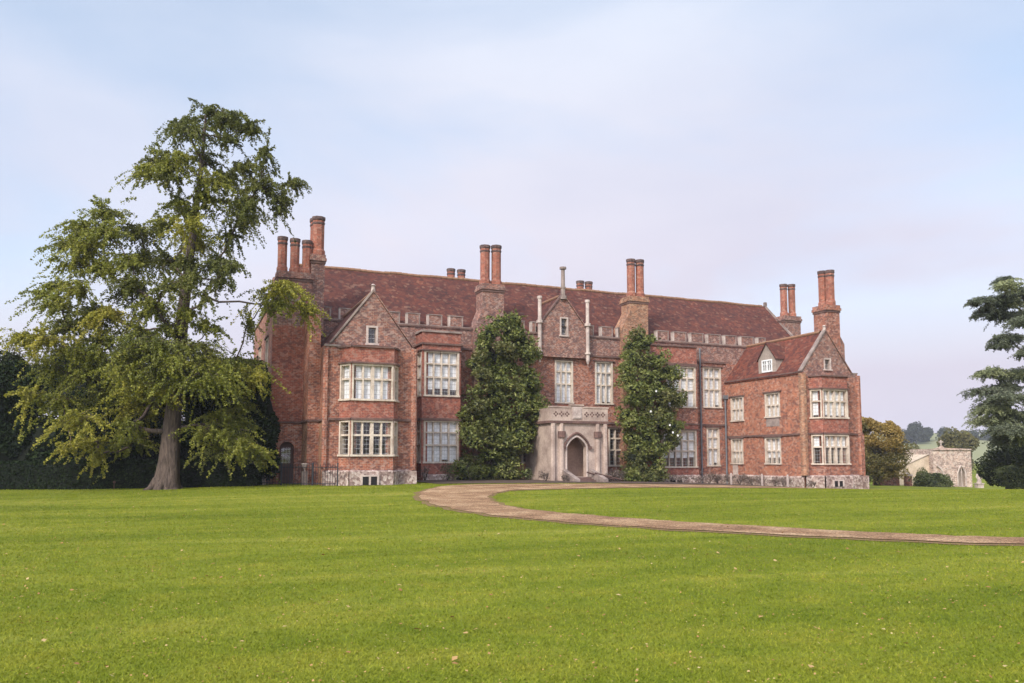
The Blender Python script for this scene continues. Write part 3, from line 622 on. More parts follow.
coping(7.08, 11.36, GW, 7.6, 10.5, mat='stone_grey', h=.09)
mb = MB(); mb.octa(9.22, GW+.1, .13, 10.5, 10.85, .09); mb.octa(9.22, GW+.1, .16, 10.85, 10.95, .05); hp(mb, 'finial', M['stone_pale'])
lean_roof(6.94, 11.5, GW+.15, 0.4, 7.6, 10.46, 'tiles')
# side walls: the stepped corner with the stair block and the rear block
mb = MB()
wall(mb, (6.75,-6.6), (6.75,GW), 3.55, 7.55, (), 3); wall(mb, (6.75,-6.6), (6.75,GW), -.3, 3.55, (), 4)
wall(mb, (6.15,-6.6), (6.75,-6.6), 3.55, 9.35, (), B_); wall(mb, (6.15,-6.6), (6.75,-6.6), -.3, 3.55, (), B_)
wall(mb, (6.15,-4.5), (6.15,-6.6), 3.6, 9.35, (), 3); wall(mb, (6.15,-4.5), (6.15,-6.6), -.3, 3.6, (), 4)
mb.face([(6.15,-6.6,9.35),(6.75,-6.6,9.35),(6.75,0,10.2),(6.15,0,10.2)])
hp(mb, 'corner_wall', BR)
string([(6.15,-4.5),(6.15,-6.6),(6.75,-6.6),(6.75,GW)], 3.58, .11, .08)
# rear-left block with the arched door
D0, D1 = (4.44,-4.5), (6.15,-4.5)
mb = MB()
wall(mb, D0, D1, -.3, 3.6, [(.54,1.30,.2,2.55)], 0); wall(mb, D0, D1, 3.6, 9.0, (), 2); wall(mb, D0, D1, 9.0, 10.4, (), 1)
E0 = (4.44, 7.9)
hs = [(7.9-(-.4)-.0, 7.9-(-1.6), 6.2, 8.4)]
ew = [(8.9,10.3,5.9,8.6), (4.4,5.9,5.9,8.6), (8.9,10.3,1.6,3.8), (4.4,5.9,1.6,3.8)]
wall(mb, E0, D0, -.6, 10.4, ew, B_)
wall(mb, (6.3,7.9), E0, -.6, 10.4, (), B_); wall(mb, (6.15,-4.5),(6.15,0), 9, 10.4, (), B_)
mb.face([(4.44,-4.5,10.2),(6.3,-4.5,10.2),(6.3,7.9,10.2),(4.44,7.9,10.2)], 0)
hp(mb, 'rear_block', BR)
for h in ew: window(E0, D0, h[0], h[1], h[2], h[3], 3, (.5,), blind=1 if h[2] > 4 else 0, fm='stone')
string([E0, D0, D1], 3.55, .11, .07); string([E0, D0, D1], 10.38, .12, .07, 'stone_grey', 'parapet_coping')
# door: arched head, dark oak leaf
mb = MB(); n = 10
for i in range(n):
    t0, t1 = math.pi*i/n, math.pi*(i+1)/n; xc, r_, z_ = 5.36, .38, 2.18
    mb.face([(xc+r_*math.cos(t0),-4.49,z_+.37*math.sin(t0)),(xc+r_*math.cos(t0),-4.49,2.551),(xc+r_*math.cos(t1),-4.49,2.551),(xc+r_*math.cos(t1),-4.49,z_+.37*math.sin(t1))], 1)
hp(mb, 'door_arch', [M['brick'], M['brick']])
mb = MB(); mb.box(4.98,-4.2,.2,5.74,-4.12,2.54); 
for i in range(4): mb.box(5.0+i*.19,-4.225,.2,5.0+i*.19+.165,-4.203,2.5)
dr = hp(mb, 'door', M['wood'])
mb = MB(); mb.octa(5.62,-4.25,.035,1.2,1.28); hp(mb, 'handle', M['iron'], dr)
mb = MB(); mb.box(5.1,-4.24,1.35,5.6,-4.228,2.2); hp(mb, 'door_glass', M['glass'], dr)

# ---- bay 2 (rectangular, beside the left wing)
P0, P1, P2, P3 = (13.86,0.0), (13.86,-1.5), (16.42,-1.5), (16.42,0.0)
mb = MB(); f1 = [(.14,2.46,1.42,4.00)]; f2 = [(.14,2.46,5.62,8.42)]; r1 = [(.12,1.38,1.42,4.00)]; r2 = [(.12,1.38,5.62,8.42)]
for a, b, lo, hi in ((P0,P1,r1,r2),(P1,P2,f1,f2),(P2,P3,[],[])):
    wall(mb, a, b, -.3, 4.1, lo, R_); wall(mb, a, b, 4.1, 9.68, hi, R_)
mb.face([(13.86,0,9.68),(13.86,-1.5,9.68),(16.42,-1.5,9.68),(16.42,0,9.68)])
hp(mb, 'square_bay', BR)
for (a, b, h, n) in ((P1,P2,f1[0],4),(P1,P2,f2[0],4)): window(a, b, *h, n, (.42,.74), blind=1 if h[2] < 4 else .86)
for h in (r1[0], r2[0]): window(P0, P1, *h, 1, (.42,.74), blind=1)
string([P0,P1,P2,P3], 9.62, .12, .09, 'stone_grey', 'parapet_coping'); string([P0,P1,P2,P3], 8.82, .12, .10); string([P0,P1,P2,P3], 4.06, .10, .08)
# ---- bay 3 (right of the second magnolia)
Q0, Q1, Q2, Q3 = (30.6,0.0), (30.6,-1.0), (34.92,-1.0), (34.92,0.0)
mb = MB(); l_ = [(1.15,4.18,1.05,3.66)]; u_ = [(1.62,4.20,5.38,8.32)]
wall(mb, Q0, Q1, -.5, 9.8, (), B_)
wall(mb, Q1, Q2, -.5, 4.1, l_, R_); wall(mb, Q1, Q2, 4.1, 8.6, u_, B_); wall(mb, Q1, Q2, 8.6, 9.8, (), R_)
wall(mb, Q2, Q3, -.5, 9.8, (), B_); mb.face([(30.6,0,9.8),(30.6,-1,9.8),(34.92,-1,9.8),(34.92,0,9.8)])
hp(mb, 'square_bay', BR)
window(Q1, Q2, *l_[0], 5, (.44,.74), blind=.76); window(Q1, Q2, *u_[0], 4, (.42,.74), blind=1)
string([Q0,Q1,Q2,Q3], 9.74, .11, .09, 'moulding', 'parapet_coping'); string([Q0,Q1,Q2,Q3], 8.42, .12, .10); string([Q0,Q1,Q2,Q3], 4.06, .10, .08)
# plinths of the main range
plinth([(16.6,0),(21.0,0)], -.6, .62, .12); plinth([(26.5,0),(30.5,0)], -.7, .5, .12); plinth([(30.55,-1.0),(34.95,-1.0)], -.7, .42, .12); plinth([(35.0,0),(38.1,0)], -.8, .40, .12); plinth([(14.0,-1.5),(16.55,-1.5)], -.6, .62, .12)
cellar_window(32.3, 33.4, -1.14, -.25, .1)

# ---- right wing
WX0, WX1 = 38.2, 43.05
WRC = (38.78, 41.95, 39.10, 41.30, -9.0, 7.12)
rw = ((1.30,3.20),(4.36,6.22))
C = wing(WX0, WX1, 7.42, 10.28, 3.25, .48, WRC, rw, (40.10,40.74,7.66,8.42), B_, B_, G_, 'tiles_orange', 1, -.4, (38.2,42.5))
bay_windows(C, rw, .45, .93, 'ground floor bay window with half drawn blinds')
small_window(40.10, 40.74, GW, 7.66, 8.42, label='small dark gable window')
string([(38.2,GW),(38.78,GW),(39.10,-9.0),(41.30,-9.0),(41.95,GW),(43.05,GW)], 3.22, .11, .09)
string([(38.78,GW),(39.10,-9.0),(41.30,-9.0),(41.95,GW)], 7.06, .10, .10)
plinth([(38.2,GW),(38.78,GW),(39.10,-9.0),(41.30,-9.0),(41.95,GW),(43.25,GW)], -1.2, .50, .18)
cellar_window(39.62, 40.45, -9.2, -.22, .14)
coping(WX0, 42.5, GW, 7.42, 10.28, mat='stone_grey', h=.09)
mb = MB(); mb.box(42.5,GW-.02,7.42,43.1,GW+.4,7.5); hp(mb,'wall_coping',M['stone_grey'])
mb = MB(); mb.octa(40.35, GW+.1, .12, 10.28, 10.62, .09); mb.octa(40.35, GW+.1, .14, 10.62, 10.7, .05); hp(mb, 'finial', M['stone_pale'])
r_ = lean_roof(WX0, 42.5, GW+.15, .4, 7.42, 10.24, 'tiles_orange', .1)
S0, S1 = (38.2,0.0), (38.2,GW)
sh = [(.62,2.12,4.45,6.20),(4.45,6.0,4.56,6.22)]; sl_ = [(.55,1.95,1.28,3.10),(4.32,5.98,1.30,3.10)]
mb = MB(); wall(mb, S0, S1, -.8, 3.22, sl_, 3); wall(mb, S0, S1, 3.22, 7.42, sh, 3)
wall(mb, (WX1,GW), (WX1,0), -1.5, 7.42, (), B_); wall(mb, (WX1,0.0),(46.0,0.0), -1.5, 10.0, (), B_)
hp(mb, 'side_wall', BR)
for h in sh+sl_: window(S0, S1, *h, 3, (.5,), blind=1 if h[2] > 4 else .8)
string([S0,S1], 3.17, .12, .09); string([S0,S1], 7.36, .10, .10)
mb = MB(); mb.obox(S0, (0,-1), (-1,0), 4.55, 5.9, -.02, .02, 3.85, 4.44); hp(mb, 'stone_patch', M['stone_grey'])
mb = MB(); mb.obox(S0, (0,-1), (-1,0), .7, 1.3, -.02, .025, .4, 1.16); hp(mb, 'stone_patch', M['stone_pale'])
plinth([S0,S1], -1.0, .42, .14)
# corner shafts and the buttress at the far right corner
for (x, y, r, z0, z1, m_) in ((38.2,GW,.26,.5,7.3,4), (43.05,GW,.20,.5,7.3,0), (6.8,GW,.16,1.0,7.3,0), (11.5,GW,.18,1.0,7.5,0)):
    mb = MB(); mb.octa(x, y, r, z0, z1, mi=m_); hp(mb, 'corner_shaft', BR)
mb = MB(); mb.box(43.06, GW-.12, -1.2, 43.36, GW+.7, 3.2, 0); mb.box(43.06, GW-.22, -1.2, 43.55, GW+.8, .45, 5); mb.face([(43.06,GW-.12,3.2),(43.36,GW-.12,3.2),(43.06,GW-.12,3.7)]); mb.face([(43.36,GW-.12,3.2),(43.36,GW+.7,3.2),(43.06,GW+.7,3.7),(43.06,GW-.12,3.7)])
hp(mb, 'buttress', BR)
# dormer on the side slope
dx = 38.42
mb = MB(); y0, y1, z0, ze, zt = -5.46, -3.60, 7.62, 8.72, 9.86
yc = (y0+y1)/2; dh = (-5.02,-4.04,7.80,8.58)
def dl(y): return ze+(zt-ze)*(1-abs(y-yc)/((y1-y0)/2))
F = lambda y, z: (dx, y, z)
a, b, c, d = dh
mb.face([F(y0,z0),F(a,z0),F(a,dl(a)),F(y0,ze)]); mb.face([F(b,z0),F(y1,z0),F(y1,ze),F(b,dl(b))]); mb.face([F(a,z0),F(b,z0),F(b,c),F(a,c)]); mb.face([F(a,d),F(b,d),F(b,dl(b)),F(yc,zt),F(a,dl(a))])
for y in (y0, y1): mb.face([(dx,y,z0),(dx,y,ze),(dx+1.2,y,ze),(dx+.1,y,z0)])
dm = hp(mb, 'dormer', [M['render']])
mb = MB()
for ya, s in ((y0,-1),(y1,1)):
    mb.face([(dx-.1,ya+s*.12,ze-.14),(dx-.1,yc,zt+.04),(40.45,yc,zt+.04),(40.45,ya+s*.12,ze-.14)])
    mb.face([(dx-.1,ya+s*.12,ze-.22),(dx-.1,yc,zt-.06),(dx-.1,yc,zt+.04),(dx-.1,ya+s*.12,ze-.14)], 0)
hp(mb, 'dormer_roof', M['tiles'], dm)
mb = MB()
for i in range(3): y = a+(b-a)*i/2; mb.box(dx-.05, y-.045, c, dx+.06, y+.045, d)
mb.box(dx-.052, a-.04, c-.06, dx+.06, b+.04, c+.04); mb.box(dx-.052, a-.04, d-.04, dx+.06, b+.04, d+.05); mb.box(dx-.03, a, (c+d)/2+.08, dx+.05, b, (c+d)/2+.12)
for i in range(2): y = a+(b-a)*(i+.5)/2; mb.box(dx-.03, y-.02, c, dx+.05, y+.02, d)
wd = hp(mb, 'dormer_window', M['white'], dm)
mb = MB(); mb.box(dx+.03, a, c, dx+.035, b, d); hp(mb, 'pane', M['glass'], dm)
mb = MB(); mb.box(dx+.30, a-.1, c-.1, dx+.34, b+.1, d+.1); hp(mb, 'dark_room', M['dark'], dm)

# ---- chimneys
def stack(x0, y0, x1, y1, z0, z1, mat, shafts, st, r=.36, capz=None, shoulders=(), label=None, smat='brick_chimney'):
    mb = MB(); mb.box(x0, y0, z0, x1, y1, z1-.55, 0)
    mb.box(x0-.05, y0-.05, z1-.55, x1+.05, y1+.05, z1-.40, 1); mb.box(x0-.10, y0-.10, z1-.398, x1+.10, y1+.10, z1-.22, 0); mb.box(x0-.05, y0-.05, z1-.218, x1+.05, y1+.05, z1, 0)
    for (xa, xb, za, zb) in shoulders:   # sloping offset beside the stack: full at za, nothing at zb
        s = [(xa,za),(xb,za),(xb,zb)] if abs(xb-x0) < .5 or xb > xa else [(xa,za),(xb,za),(xb,zb)]
        for y in (y0+.003, y1-.003): mb.face([(p[0],y,p[1]) for p in s])
        mb.face([(xa,y0+.003,za),(xa,y1-.003,za),(xb,y1-.003,zb),(xb,y0+.003,zb)]); 
        mb.box(min(xa,xb), y0+.003, z0, max(xa,xb), y1-.003, za-.003, 0)
    o = hp(mb, 'chimney_stack', [M[mat], M['moulding']], label=label)
    for (cx, cy, zt) in shafts:
        s = MB(); s.octa(cx, cy, r*1.18, z1, z1+.28); s.octa(cx, cy, r*1.18, z1+.28, z1+.4, r); s.octa(cx, cy, r, z1+.4, zt-.5)
        s.octa(cx, cy, r, zt-.5, zt-.42, r*1.10, mi=1); s.octa(cx, cy, r*1.10, zt-.42, zt-.36, mi=1); s.octa(cx, cy, r*1.02, zt-.36, zt-.24, mi=0); s.octa(cx, cy, r*1.05, zt-.24, zt-.16, r*1.15, mi=1); s.octa(cx, cy, r*1.15, zt-.16, zt, mi=1)
        s.octa(cx, cy, r*.8, zt+.002, zt+.006, mi=2)
        hp(s, 'chimney', [M[smat], M['soot'], M['dark']], o)
    return o
stack(18.32, -.35, 19.88, .9, -.5, 13.35, 'brick_grey', [(18.70,.2,16.08),(19.52,.2,16.15)], 0, .325, shoulders=[(17.75,18.32,10.2,11.6)], label='front chimney stack rising through the left magnolia')
stack(29.72, -.35, 31.22, .9, -.5, 13.40, 'brick_buff', [(30.15,.2,16.22),(30.90,.2,16.24)], 0, .30, shoulders=[(29.05,29.72,11.0,12.2)], label='buff front chimney stack rising through the right magnolia')
stack(18.3, 8.0, 20.4, 9.2, 9.0, 14.6, 'brick', [(19.0,8.6,16.35),(19.85,8.6,16.35)], 0, .30)
stack(29.7, 8.0, 31.9, 9.2, 9.0, 14.6, 'brick', [(30.3,8.6,16.35),(31.1,8.6,16.35)], 0, .30)
stack(4.95, -1.5, 6.95, -.5, 9.0, 12.75, 'brick_grey', [(5.24,-1,14.92),(5.97,-1,14.88),(6.68,-1,14.84)], 0, .285, label='left stack with three chimneys in a row')
stack(6.92, -1.3, 7.72, .6, 9.0, 14.0, 'brick_grey', [(7.36,-.85,16.42),(7.36,.05,16.55)], 0, .37, label='tallest stack at the left end')
stack(46.3, 2.5, 48.0, 3.5, -1.5, 13.55, 'brick_grey', [(46.72,3,16.30),(47.58,3,16.36)], 0, .30, label='grey stack beyond the right end of the main roof')
stack(42.75, -5.9, 43.95, -4.6, -1.5, 12.72, 'brick', [(43.45,-5.6,15.32),(43.45,-4.85,15.42)], 0, .31, label='stack on the outer side of the right wing')
mb = MB(); mb.box(43.95, -5.8, -1.5, 44.42, -4.4, 9.9, 0); mb.face([(43.95,-5.8,9.9),(44.42,-5.8,9.9),(43.95,-5.8,10.6)]); mb.face([(44.42,-5.8,9.9),(44.42,-4.4,9.9),(43.95,-4.4,10.6),(43.95,-5.8,10.6)],1)
hp(mb, 'chimney_breast', [M['brick_grey'], M['stone_grey']])
# far pinnacles behind the left end
mb = MB()
mb.box(6.0,12,9,7.2,13,15.3); hp(mb, 'rear_turret', M['brick_grey'])

# ---- drain pipes
def pipe(x, y, z0, z1, hopper):
    mb = MB(); mb.octa(x, y, .065, z0, z1); 
    z = z0+.8
    while z < z1: mb.octa(x, y, .09, z, z+.08); z += 1.8
    if hopper: mb.box(x-.17, y-.13, z1, x+.17, y+.08, z1+.28)
    return hp(mb, 'drain_pipe', M['lead'])
pipe(35.85, -.12, -.3, 9.9, False); pipe(38.02, -.2, -.3, 6.1, True)

# ---- porch
PY = -4.0
po = MB()
wall(po, (21.6,0), (21.6,PY), -.5, 3.95, (), 0); wall(po, (25.65,PY), (25.65,0), -.5, 3.95, (), 0)
# front with a four-centred arch opening
ax0, ax1, az0, az1, apex = 22.70, 24.18, .45, 2.36, 3.02
def arch_z(x): t = abs(x-(ax0+ax1)/2)/((ax1-ax0)/2); return az1+(apex-az1)*max(0.0,1-t**1.45)**.72
wall(po, (21.6,PY), (ax0,PY), -.5, 3.95, (), 0); wall(po, (ax1,PY), (25.65,PY), -.5, 3.95, (), 0)
n = 12
for i in range(n):
    xa, xb = ax0+(ax1-ax0)*i/n, ax0+(ax1-ax0)*(i+1)/n
    po.face([(xa,PY,arch_z(xa)),(xb,PY,arch_z(xb)),(xb,PY,3.95),(xa,PY,3.95)]); po.face([(xa,PY,arch_z(xa)),(xb,PY,arch_z(xb)),(xb,PY+.5,arch_z(xb)),(xa,PY+.5,arch_z(xa))])
for x in (ax0, ax1): po.face([(x,PY,-.5),(x,PY,az1),(x,PY+.5,az1),(x,PY+.5,-.5)])
wall(po, (21.6,PY+.5), (ax0,PY+.5), -.5, 3.95, (), 0); wall(po, (ax1,PY+.5), (25.65,PY+.5), -.5, 3.95, (), 0)
po.box(ax0, PY, -.5, ax1, -.02, .45); po.face([(21.6,PY,3.93),(25.65,PY,3.93),(25.65,0,3.93),(21.6,0,3.93)])
porch = hp(po, 'porch', M['porch'], label='pink stone entrance porch with a four-centred arch and pierced parapet')
mb = MB(); mb.box(22.0, PY+1.25, .452, 25.3, PY+1.35, 3.9); hp(mb, 'inner_wall', stone('pink washed plaster', (0.42,0.27,0.20), (0.30,0.19,0.14), 1.0), porch)
mb = MB()
for i in range(7): mb.obox((24.0,PY-.2), (.84,-.54), (-.54,-.84), -.2+0*i, 1.9, .12*i, .12*i+.10, -.02+.0*i, .10)
for i in range(2): mb.tube([(23.9+i*.3,PY-.5-i*.5,.75-.05*i),(25.3+i*.3,PY-1.5-i*.5,.28)], [.05,.05], 4)
hp(mb, 'ramp_boards', M['wood'], porch)
# hood mould over the arch, jamb rolls
mb = MB(); pts = []
for i in range(15):
    t = -1+2*i/14; x = (ax0+ax1)/2+t*.92; tt = abs(t); z = 2.36+(3.26-2.36)*max(0.0,1-tt**1.45)**.72
    pts.append((x, PY-.06, z))
mb.tube(pts, [.075]*len(pts), 6); mb.box(pts[0][0]-.12, PY-.16, 2.22, pts[0][0]+.08, PY-.003, 2.40); mb.box(pts[-1][0]-.08, PY-.16, 2.22, pts[-1][0]+.12, PY-.003, 2.40)
hp(mb, 'hood_mould', M['moulding'], porch)
mb = MB(); pts = [(ax0+.0, PY-.02, .45), (ax0+.0, PY-.02, az1)]+[(ax0+(ax1-ax0)*i/12, PY-.02, arch_z(ax0+(ax1-ax0)*i/12)) for i in range(13)]+[(ax1, PY-.02, az1),(ax1, PY-.02, .45)]
mb.tube(pts, [.06]*len(pts), 6); hp(mb, 'arch_moulding', M['stone_pale'], porch)
for x in (21.75, 22.35, 24.95, 25.5):
    mb = MB(); mb.octa(x, PY-.02, .20, -.5, .7, .17); mb.octa(x, PY-.02, .17, .7, 3.1)
    if x in (22.35, 24.95): mb.octa(x, PY-.06, .26, 2.95, 3.35, mi=1); mb.octa(x, PY-.02, .15, 3.35, 3.85)
    else: mb.octa(x, PY-.02, .17, 3.1, 3.85)
    hp(mb, 'pilaster', [M['porch'], M['moulding']], porch)
mb = MB(); mb.box(21.45, PY-.14, 3.86, 25.82, -.02, 4.02); hp(mb, 'cornice', M['moulding'], porch)
mb = MB()
for (xa, xb, zb) in ((21.55,23.0,4.86),(23.0,23.9,5.0),(23.9,25.72,4.86)):
    mb.box(xa, PY-.06, 4.022, xb, PY+.12, zb-.003)
mb.box(21.55, PY+.122, 4.022, 21.73, -.02, 4.84); mb.box(25.54, PY+.122, 4.022, 25.72, -.02, 4.84)
mb.box(21.5, PY-.10, 4.858, 23.0, PY+.16, 4.95); mb.box(23.9, PY-.10, 4.858, 25.77, PY+.16, 4.95); mb.box(22.96, PY-.12, 5.0, 23.94, PY+.18, 5.09)
pp = hp(mb, 'parapet', M['porch'], porch)
mb = MB()
def holes4(cx, cz, s):
    for dx_, dz_ in ((-s,0),(s,0),(0,s),(0,-s)):
        poly = [(cx+dx_+s*.62*math.cos(t*math.pi/4), cz+dz_+s*.62*math.sin(t*math.pi/4)) for t in range(8)]
        mb.face([(x, PY-.066, z) for x, z in poly])
for cx in (21.95, 22.35, 22.75, 24.15, 24.55, 24.95, 25.35): holes4(cx, 4.45, .11)
hp(mb, 'parapet_tracery', M['moulding'], porch)
mb = MB(); mb.box(23.12, PY-.10, 4.16, 23.78, PY-.062, 4.92); mb.box(23.18, PY-.13, 4.22, 23.72, PY-.102, 4.86); hp(mb, 'stone_tablet', M['stone_pale'], porch)
# steps running down sideways to the right in front of the arch
mb = MB()
for i in range(5): mb.box(22.7-.0+.0*i, PY-.45-.32*(i), -.4, 24.25, PY-.003 if i == 0 else PY-.45-.32*(i-1)-.003, .42-.085*i)
hp(mb, 'doorstep', M['moulding'], porch)
for s, x in ((-1, 22.5), (1, 24.45)):
    mb = MB(); b0 = [(x-.16, PY-.05), (x+.16, PY-.05), (x+.16, PY-2.0), (x-.16, PY-2.0)]
    mb.face([(b0[0][0],b0[0][1],.95),(b0[1][0],b0[1][1],.95),(b0[2][0],b0[2][1],.35),(b0[3][0],b0[3][1],.35)])
    mb.face([(b0[0][0],b0[0][1],-.3),(b0[0][0],b0[0][1],.95),(b0[3][0],b0[3][1],.35),(b0[3][0],b0[3][1],-.3)]); mb.face([(b0[1][0],b0[1][1],-.3),(b0[1][0],b0[1][1],.95),(b0[2][0],b0[2][1],.35),(b0[2][0],b0[2][1],-.3)])
    mb.face([(b0[3][0],b0[3][1],-.3),(b0[2][0],b0[2][1],-.3),(b0[2][0],b0[2][1],.35),(b0[3][0],b0[3][1],.35)])
    hp(mb, 'step_wall', M['stone_grey'], porch)
# ------------------------------------------------------------------ vegetation
def quads(cen, dirn, size, rng, aspect=0.75):
    "one small leaf quad at each point, random tilt"
    n = len(cen); a = rng.normal(size=(n,3)); a[:,2] *= .7
    if dirn is not None: a = a*.8+dirn
    a /= np.linalg.norm(a, axis=1, keepdims=True)+1e-9
    b = np.cross(a, rng.normal(size=(n,3))); b /= np.linalg.norm(b, axis=1, keepdims=True)+1e-9
    s = size*rng.uniform(.65, 1.35, (n,1)); a = a*s; b = b*s*aspect
    V = np.stack([cen-a*.5, cen+b*.5, cen+a*.5, cen-b*.5], 1).reshape(-1, 3)
    return V
def crown_mesh(groups, name, mats, parent, core=None, aspect=.75):
    Vs, mi = [], []
    for V, m in groups:
        Vs.append(V); mi.append(np.full(len(V)//4, m))
    V = np.concatenate(Vs); n = len(V)//4; Q = np.arange(n*4).reshape(n, 4); mi = np.concatenate(mi)
    if core is not None:
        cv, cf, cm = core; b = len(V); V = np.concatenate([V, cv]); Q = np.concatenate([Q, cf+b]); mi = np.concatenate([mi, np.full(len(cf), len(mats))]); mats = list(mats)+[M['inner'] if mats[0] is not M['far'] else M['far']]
    return np_mesh(name, V, Q, mats, mi, parent)
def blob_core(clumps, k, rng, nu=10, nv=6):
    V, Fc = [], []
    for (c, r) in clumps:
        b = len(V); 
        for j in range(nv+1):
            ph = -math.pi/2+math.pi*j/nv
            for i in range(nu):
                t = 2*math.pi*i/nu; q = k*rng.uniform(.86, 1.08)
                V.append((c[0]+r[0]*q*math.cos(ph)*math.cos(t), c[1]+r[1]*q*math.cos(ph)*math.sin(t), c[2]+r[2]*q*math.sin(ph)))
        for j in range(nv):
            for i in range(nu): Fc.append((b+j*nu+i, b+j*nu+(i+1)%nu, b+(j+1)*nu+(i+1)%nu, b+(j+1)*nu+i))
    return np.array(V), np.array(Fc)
def skeleton(trunk, clumps, mb, rng, up=.35, rk=.022, maxr=.2):
    "limbs: join every clump to the nearest node nearer the trunk; thickness from the number of clumps beyond"
    tp = [np.array(p[:3], float) for p in trunk]; nodes = list(tp); par = list(range(-1, len(tp)-1)); nt_ = len(tp)
    order = sorted(range(len(clumps)), key=lambda i: np.hypot(clumps[i][0][0]-np.interp(clumps[i][0][2], [p[2] for p in tp], [p[0] for p in tp]), clumps[i][0][1]))
    cn = {}
    for i in order:
        c = np.array(clumps[i][0], float); best, bi = 1e9, 0
        for j, p in enumerate(nodes):
            d = c-p; L = np.linalg.norm(d); cost = L*(1.15 if j < nt_ else 1.0)+max(0, -(d[2]-(-.15)*L))*1.3+(2 if j == 0 else 0)
            if p[2] < 1.8 and j < nt_: cost += 6
            if cost < best: best, bi = cost, j
        cn[i] = len(nodes); nodes.append(c); par.append(bi)
    cnt = [0]*len(nodes)
    for k in range(len(nodes)-1, nt_-1, -1):
        cnt[k] += 1; j = par[k]
        while j >= nt_: cnt[j] += 1; j = par[j]
    for k in range(nt_, len(nodes)):
        p, c = nodes[par[k]], nodes[k]; L = np.linalg.norm(c-p)
        r0 = min(maxr, rk*math.sqrt(cnt[k])*1.25+.012); r1 = min(maxr, rk*math.sqrt(max(cnt[k]-1, .3))+.008); pts = []
        for t in (0, .25, .5, .75, 1):
            q = p*(1-t)+c*t; q = q+np.array([0, 0, math.sin(t*math.pi)*L*(-.06)])+rng.normal(size=3)*L*.035*math.sin(t*math.pi); pts.append(q)
        mb.tube(pts, list(np.linspace(r0, r1, 5)), 6)
def twig_crown(clumps, rng, K, Lf, size, droop, twigs=None, flat=1.0, reach=(.8,1.2), jit=.10, aspect=.75, outb=0.0):
    groups = []
    for (c, r, m) in clumps:
        vol = (r[0]*r[2]); k = max(6, int(K*vol**.8)); d = rng.normal(size=(k,3)); d[:,2] *= flat; d /= np.linalg.norm(d, axis=1, keepdims=True)
        hc = np.array([c[0], c[1], 0.0]); d = d+outb*hc/(np.linalg.norm(hc)+.5); d /= np.linalg.norm(d, axis=1, keepdims=True)
        e = d*np.array(r)*(reach[0]+(reach[1]-reach[0])*rng.uniform(0, 1, (k,1))**1.6); st = e*.08+rng.normal(size=(k,3))*np.array(r)*.22
        en = e+np.stack([0*e[:,0], 0*e[:,0], -droop*rng.uniform(.3,1.4,k)*np.linalg.norm(e, axis=1)], 1)
        if twigs is not None:
            for a, b in list(zip(st, en))[::2]:
                a_, b_ = a+c, b+c; mid = (a_+b_)/2+np.array([0,0,.12*np.linalg.norm(b_-a_)]); twigs.tube([a_, mid, b_], [.016,.011,.004], 3)
        n = max(6, int(Lf)); t = rng.uniform(.12, 1.0, (k,n,1))**.8
        arc = 4*t*(1-t)*.12*np.linalg.norm(en-st, axis=1)[:,None,None]
        p = st[:,None,:]*(1-t)+en[:,None,:]*t; p[:,:,2:3] += arc; j = rng.normal(size=p.shape)*jit*(1.25-t*.7); j[:,:,2] -= np.abs(rng.normal(size=j.shape[:2]))*jit*1.3*droop*2; p = p+j
        p = p.reshape(-1,3)+np.array(c); groups.append((quads(p, None, size, rng, aspect), m))
    return groups
def shell_crown(clumps, rng, dens, size, rough=.10, aspect=.75, thick=.16):
    groups = []
    for (c, r, m) in clumps:
        area = 4*math.pi*((r[0]*r[1])**1.6+(r[0]*r[2])**1.6+(r[1]*r[2])**1.6)**(1/1.6)/3**(1/1.6)
        n = int(area*dens); d = rng.normal(size=(n,3)); d /= np.linalg.norm(d, axis=1, keepdims=True)
        # lumpy radius: a few random lobes
        q = np.ones(n)
        for _ in range(9):
            a = rng.normal(size=3); a /= np.linalg.norm(a); q += rough*np.clip((d@a-.72)/.28, -.15, 1)*rng.uniform(.5,1.6)
        q *= 1-np.abs(rng.normal(size=n))*thick+rng.uniform(0,.07,n)
        p = d*np.array(r)*q[:,None]+np.array(c); groups.append((quads(p, d*.5, size, rng, aspect), m))
    return groups
def make_tree(name, label, cat, group, loc, trunk, clumps, mats, mode, rng, barkm='bark', rz=-TH, **k):
    root = empty(name, (loc[0], loc[1], loc[2]), rz); tag(root, label, cat, group)
    tb = MB(); tb.tube([p[:3] for p in trunk], [p[3] for p in trunk], k.get('tn', 10), wob=k.get('wob', .05))
    tb.build('trunk', M[barkm], root, smooth=True)
    lb = MB(); skeleton(trunk, clumps, lb, rng, rk=k.get('rk', .022), maxr=k.get('maxr', .2))
    if mode == 'twig':
        g = twig_crown(clumps, rng, k['K'], k['Lf'], k['size'], k['droop'], lb, k.get('flat', .8), k.get('reach', (.8,1.2)), k.get('jit', .1), k.get('aspect', .75), k.get('outb', 0.0)); core = None
    else:
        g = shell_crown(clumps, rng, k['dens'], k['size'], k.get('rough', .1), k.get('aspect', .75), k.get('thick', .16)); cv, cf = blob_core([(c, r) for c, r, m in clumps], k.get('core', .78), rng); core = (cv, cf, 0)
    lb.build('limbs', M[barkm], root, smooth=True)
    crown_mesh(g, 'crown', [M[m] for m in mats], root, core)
    return root
def rows(tab, rng, vr, depthf=None):
    out = []
    for (u, z, rx, rzz, t) in tab:
        if t == 0 and False: pass
        v = vr(u, z); out.append(((u, v, z), (rx, max(rx*.9, rzz), rzz), t))
    return out

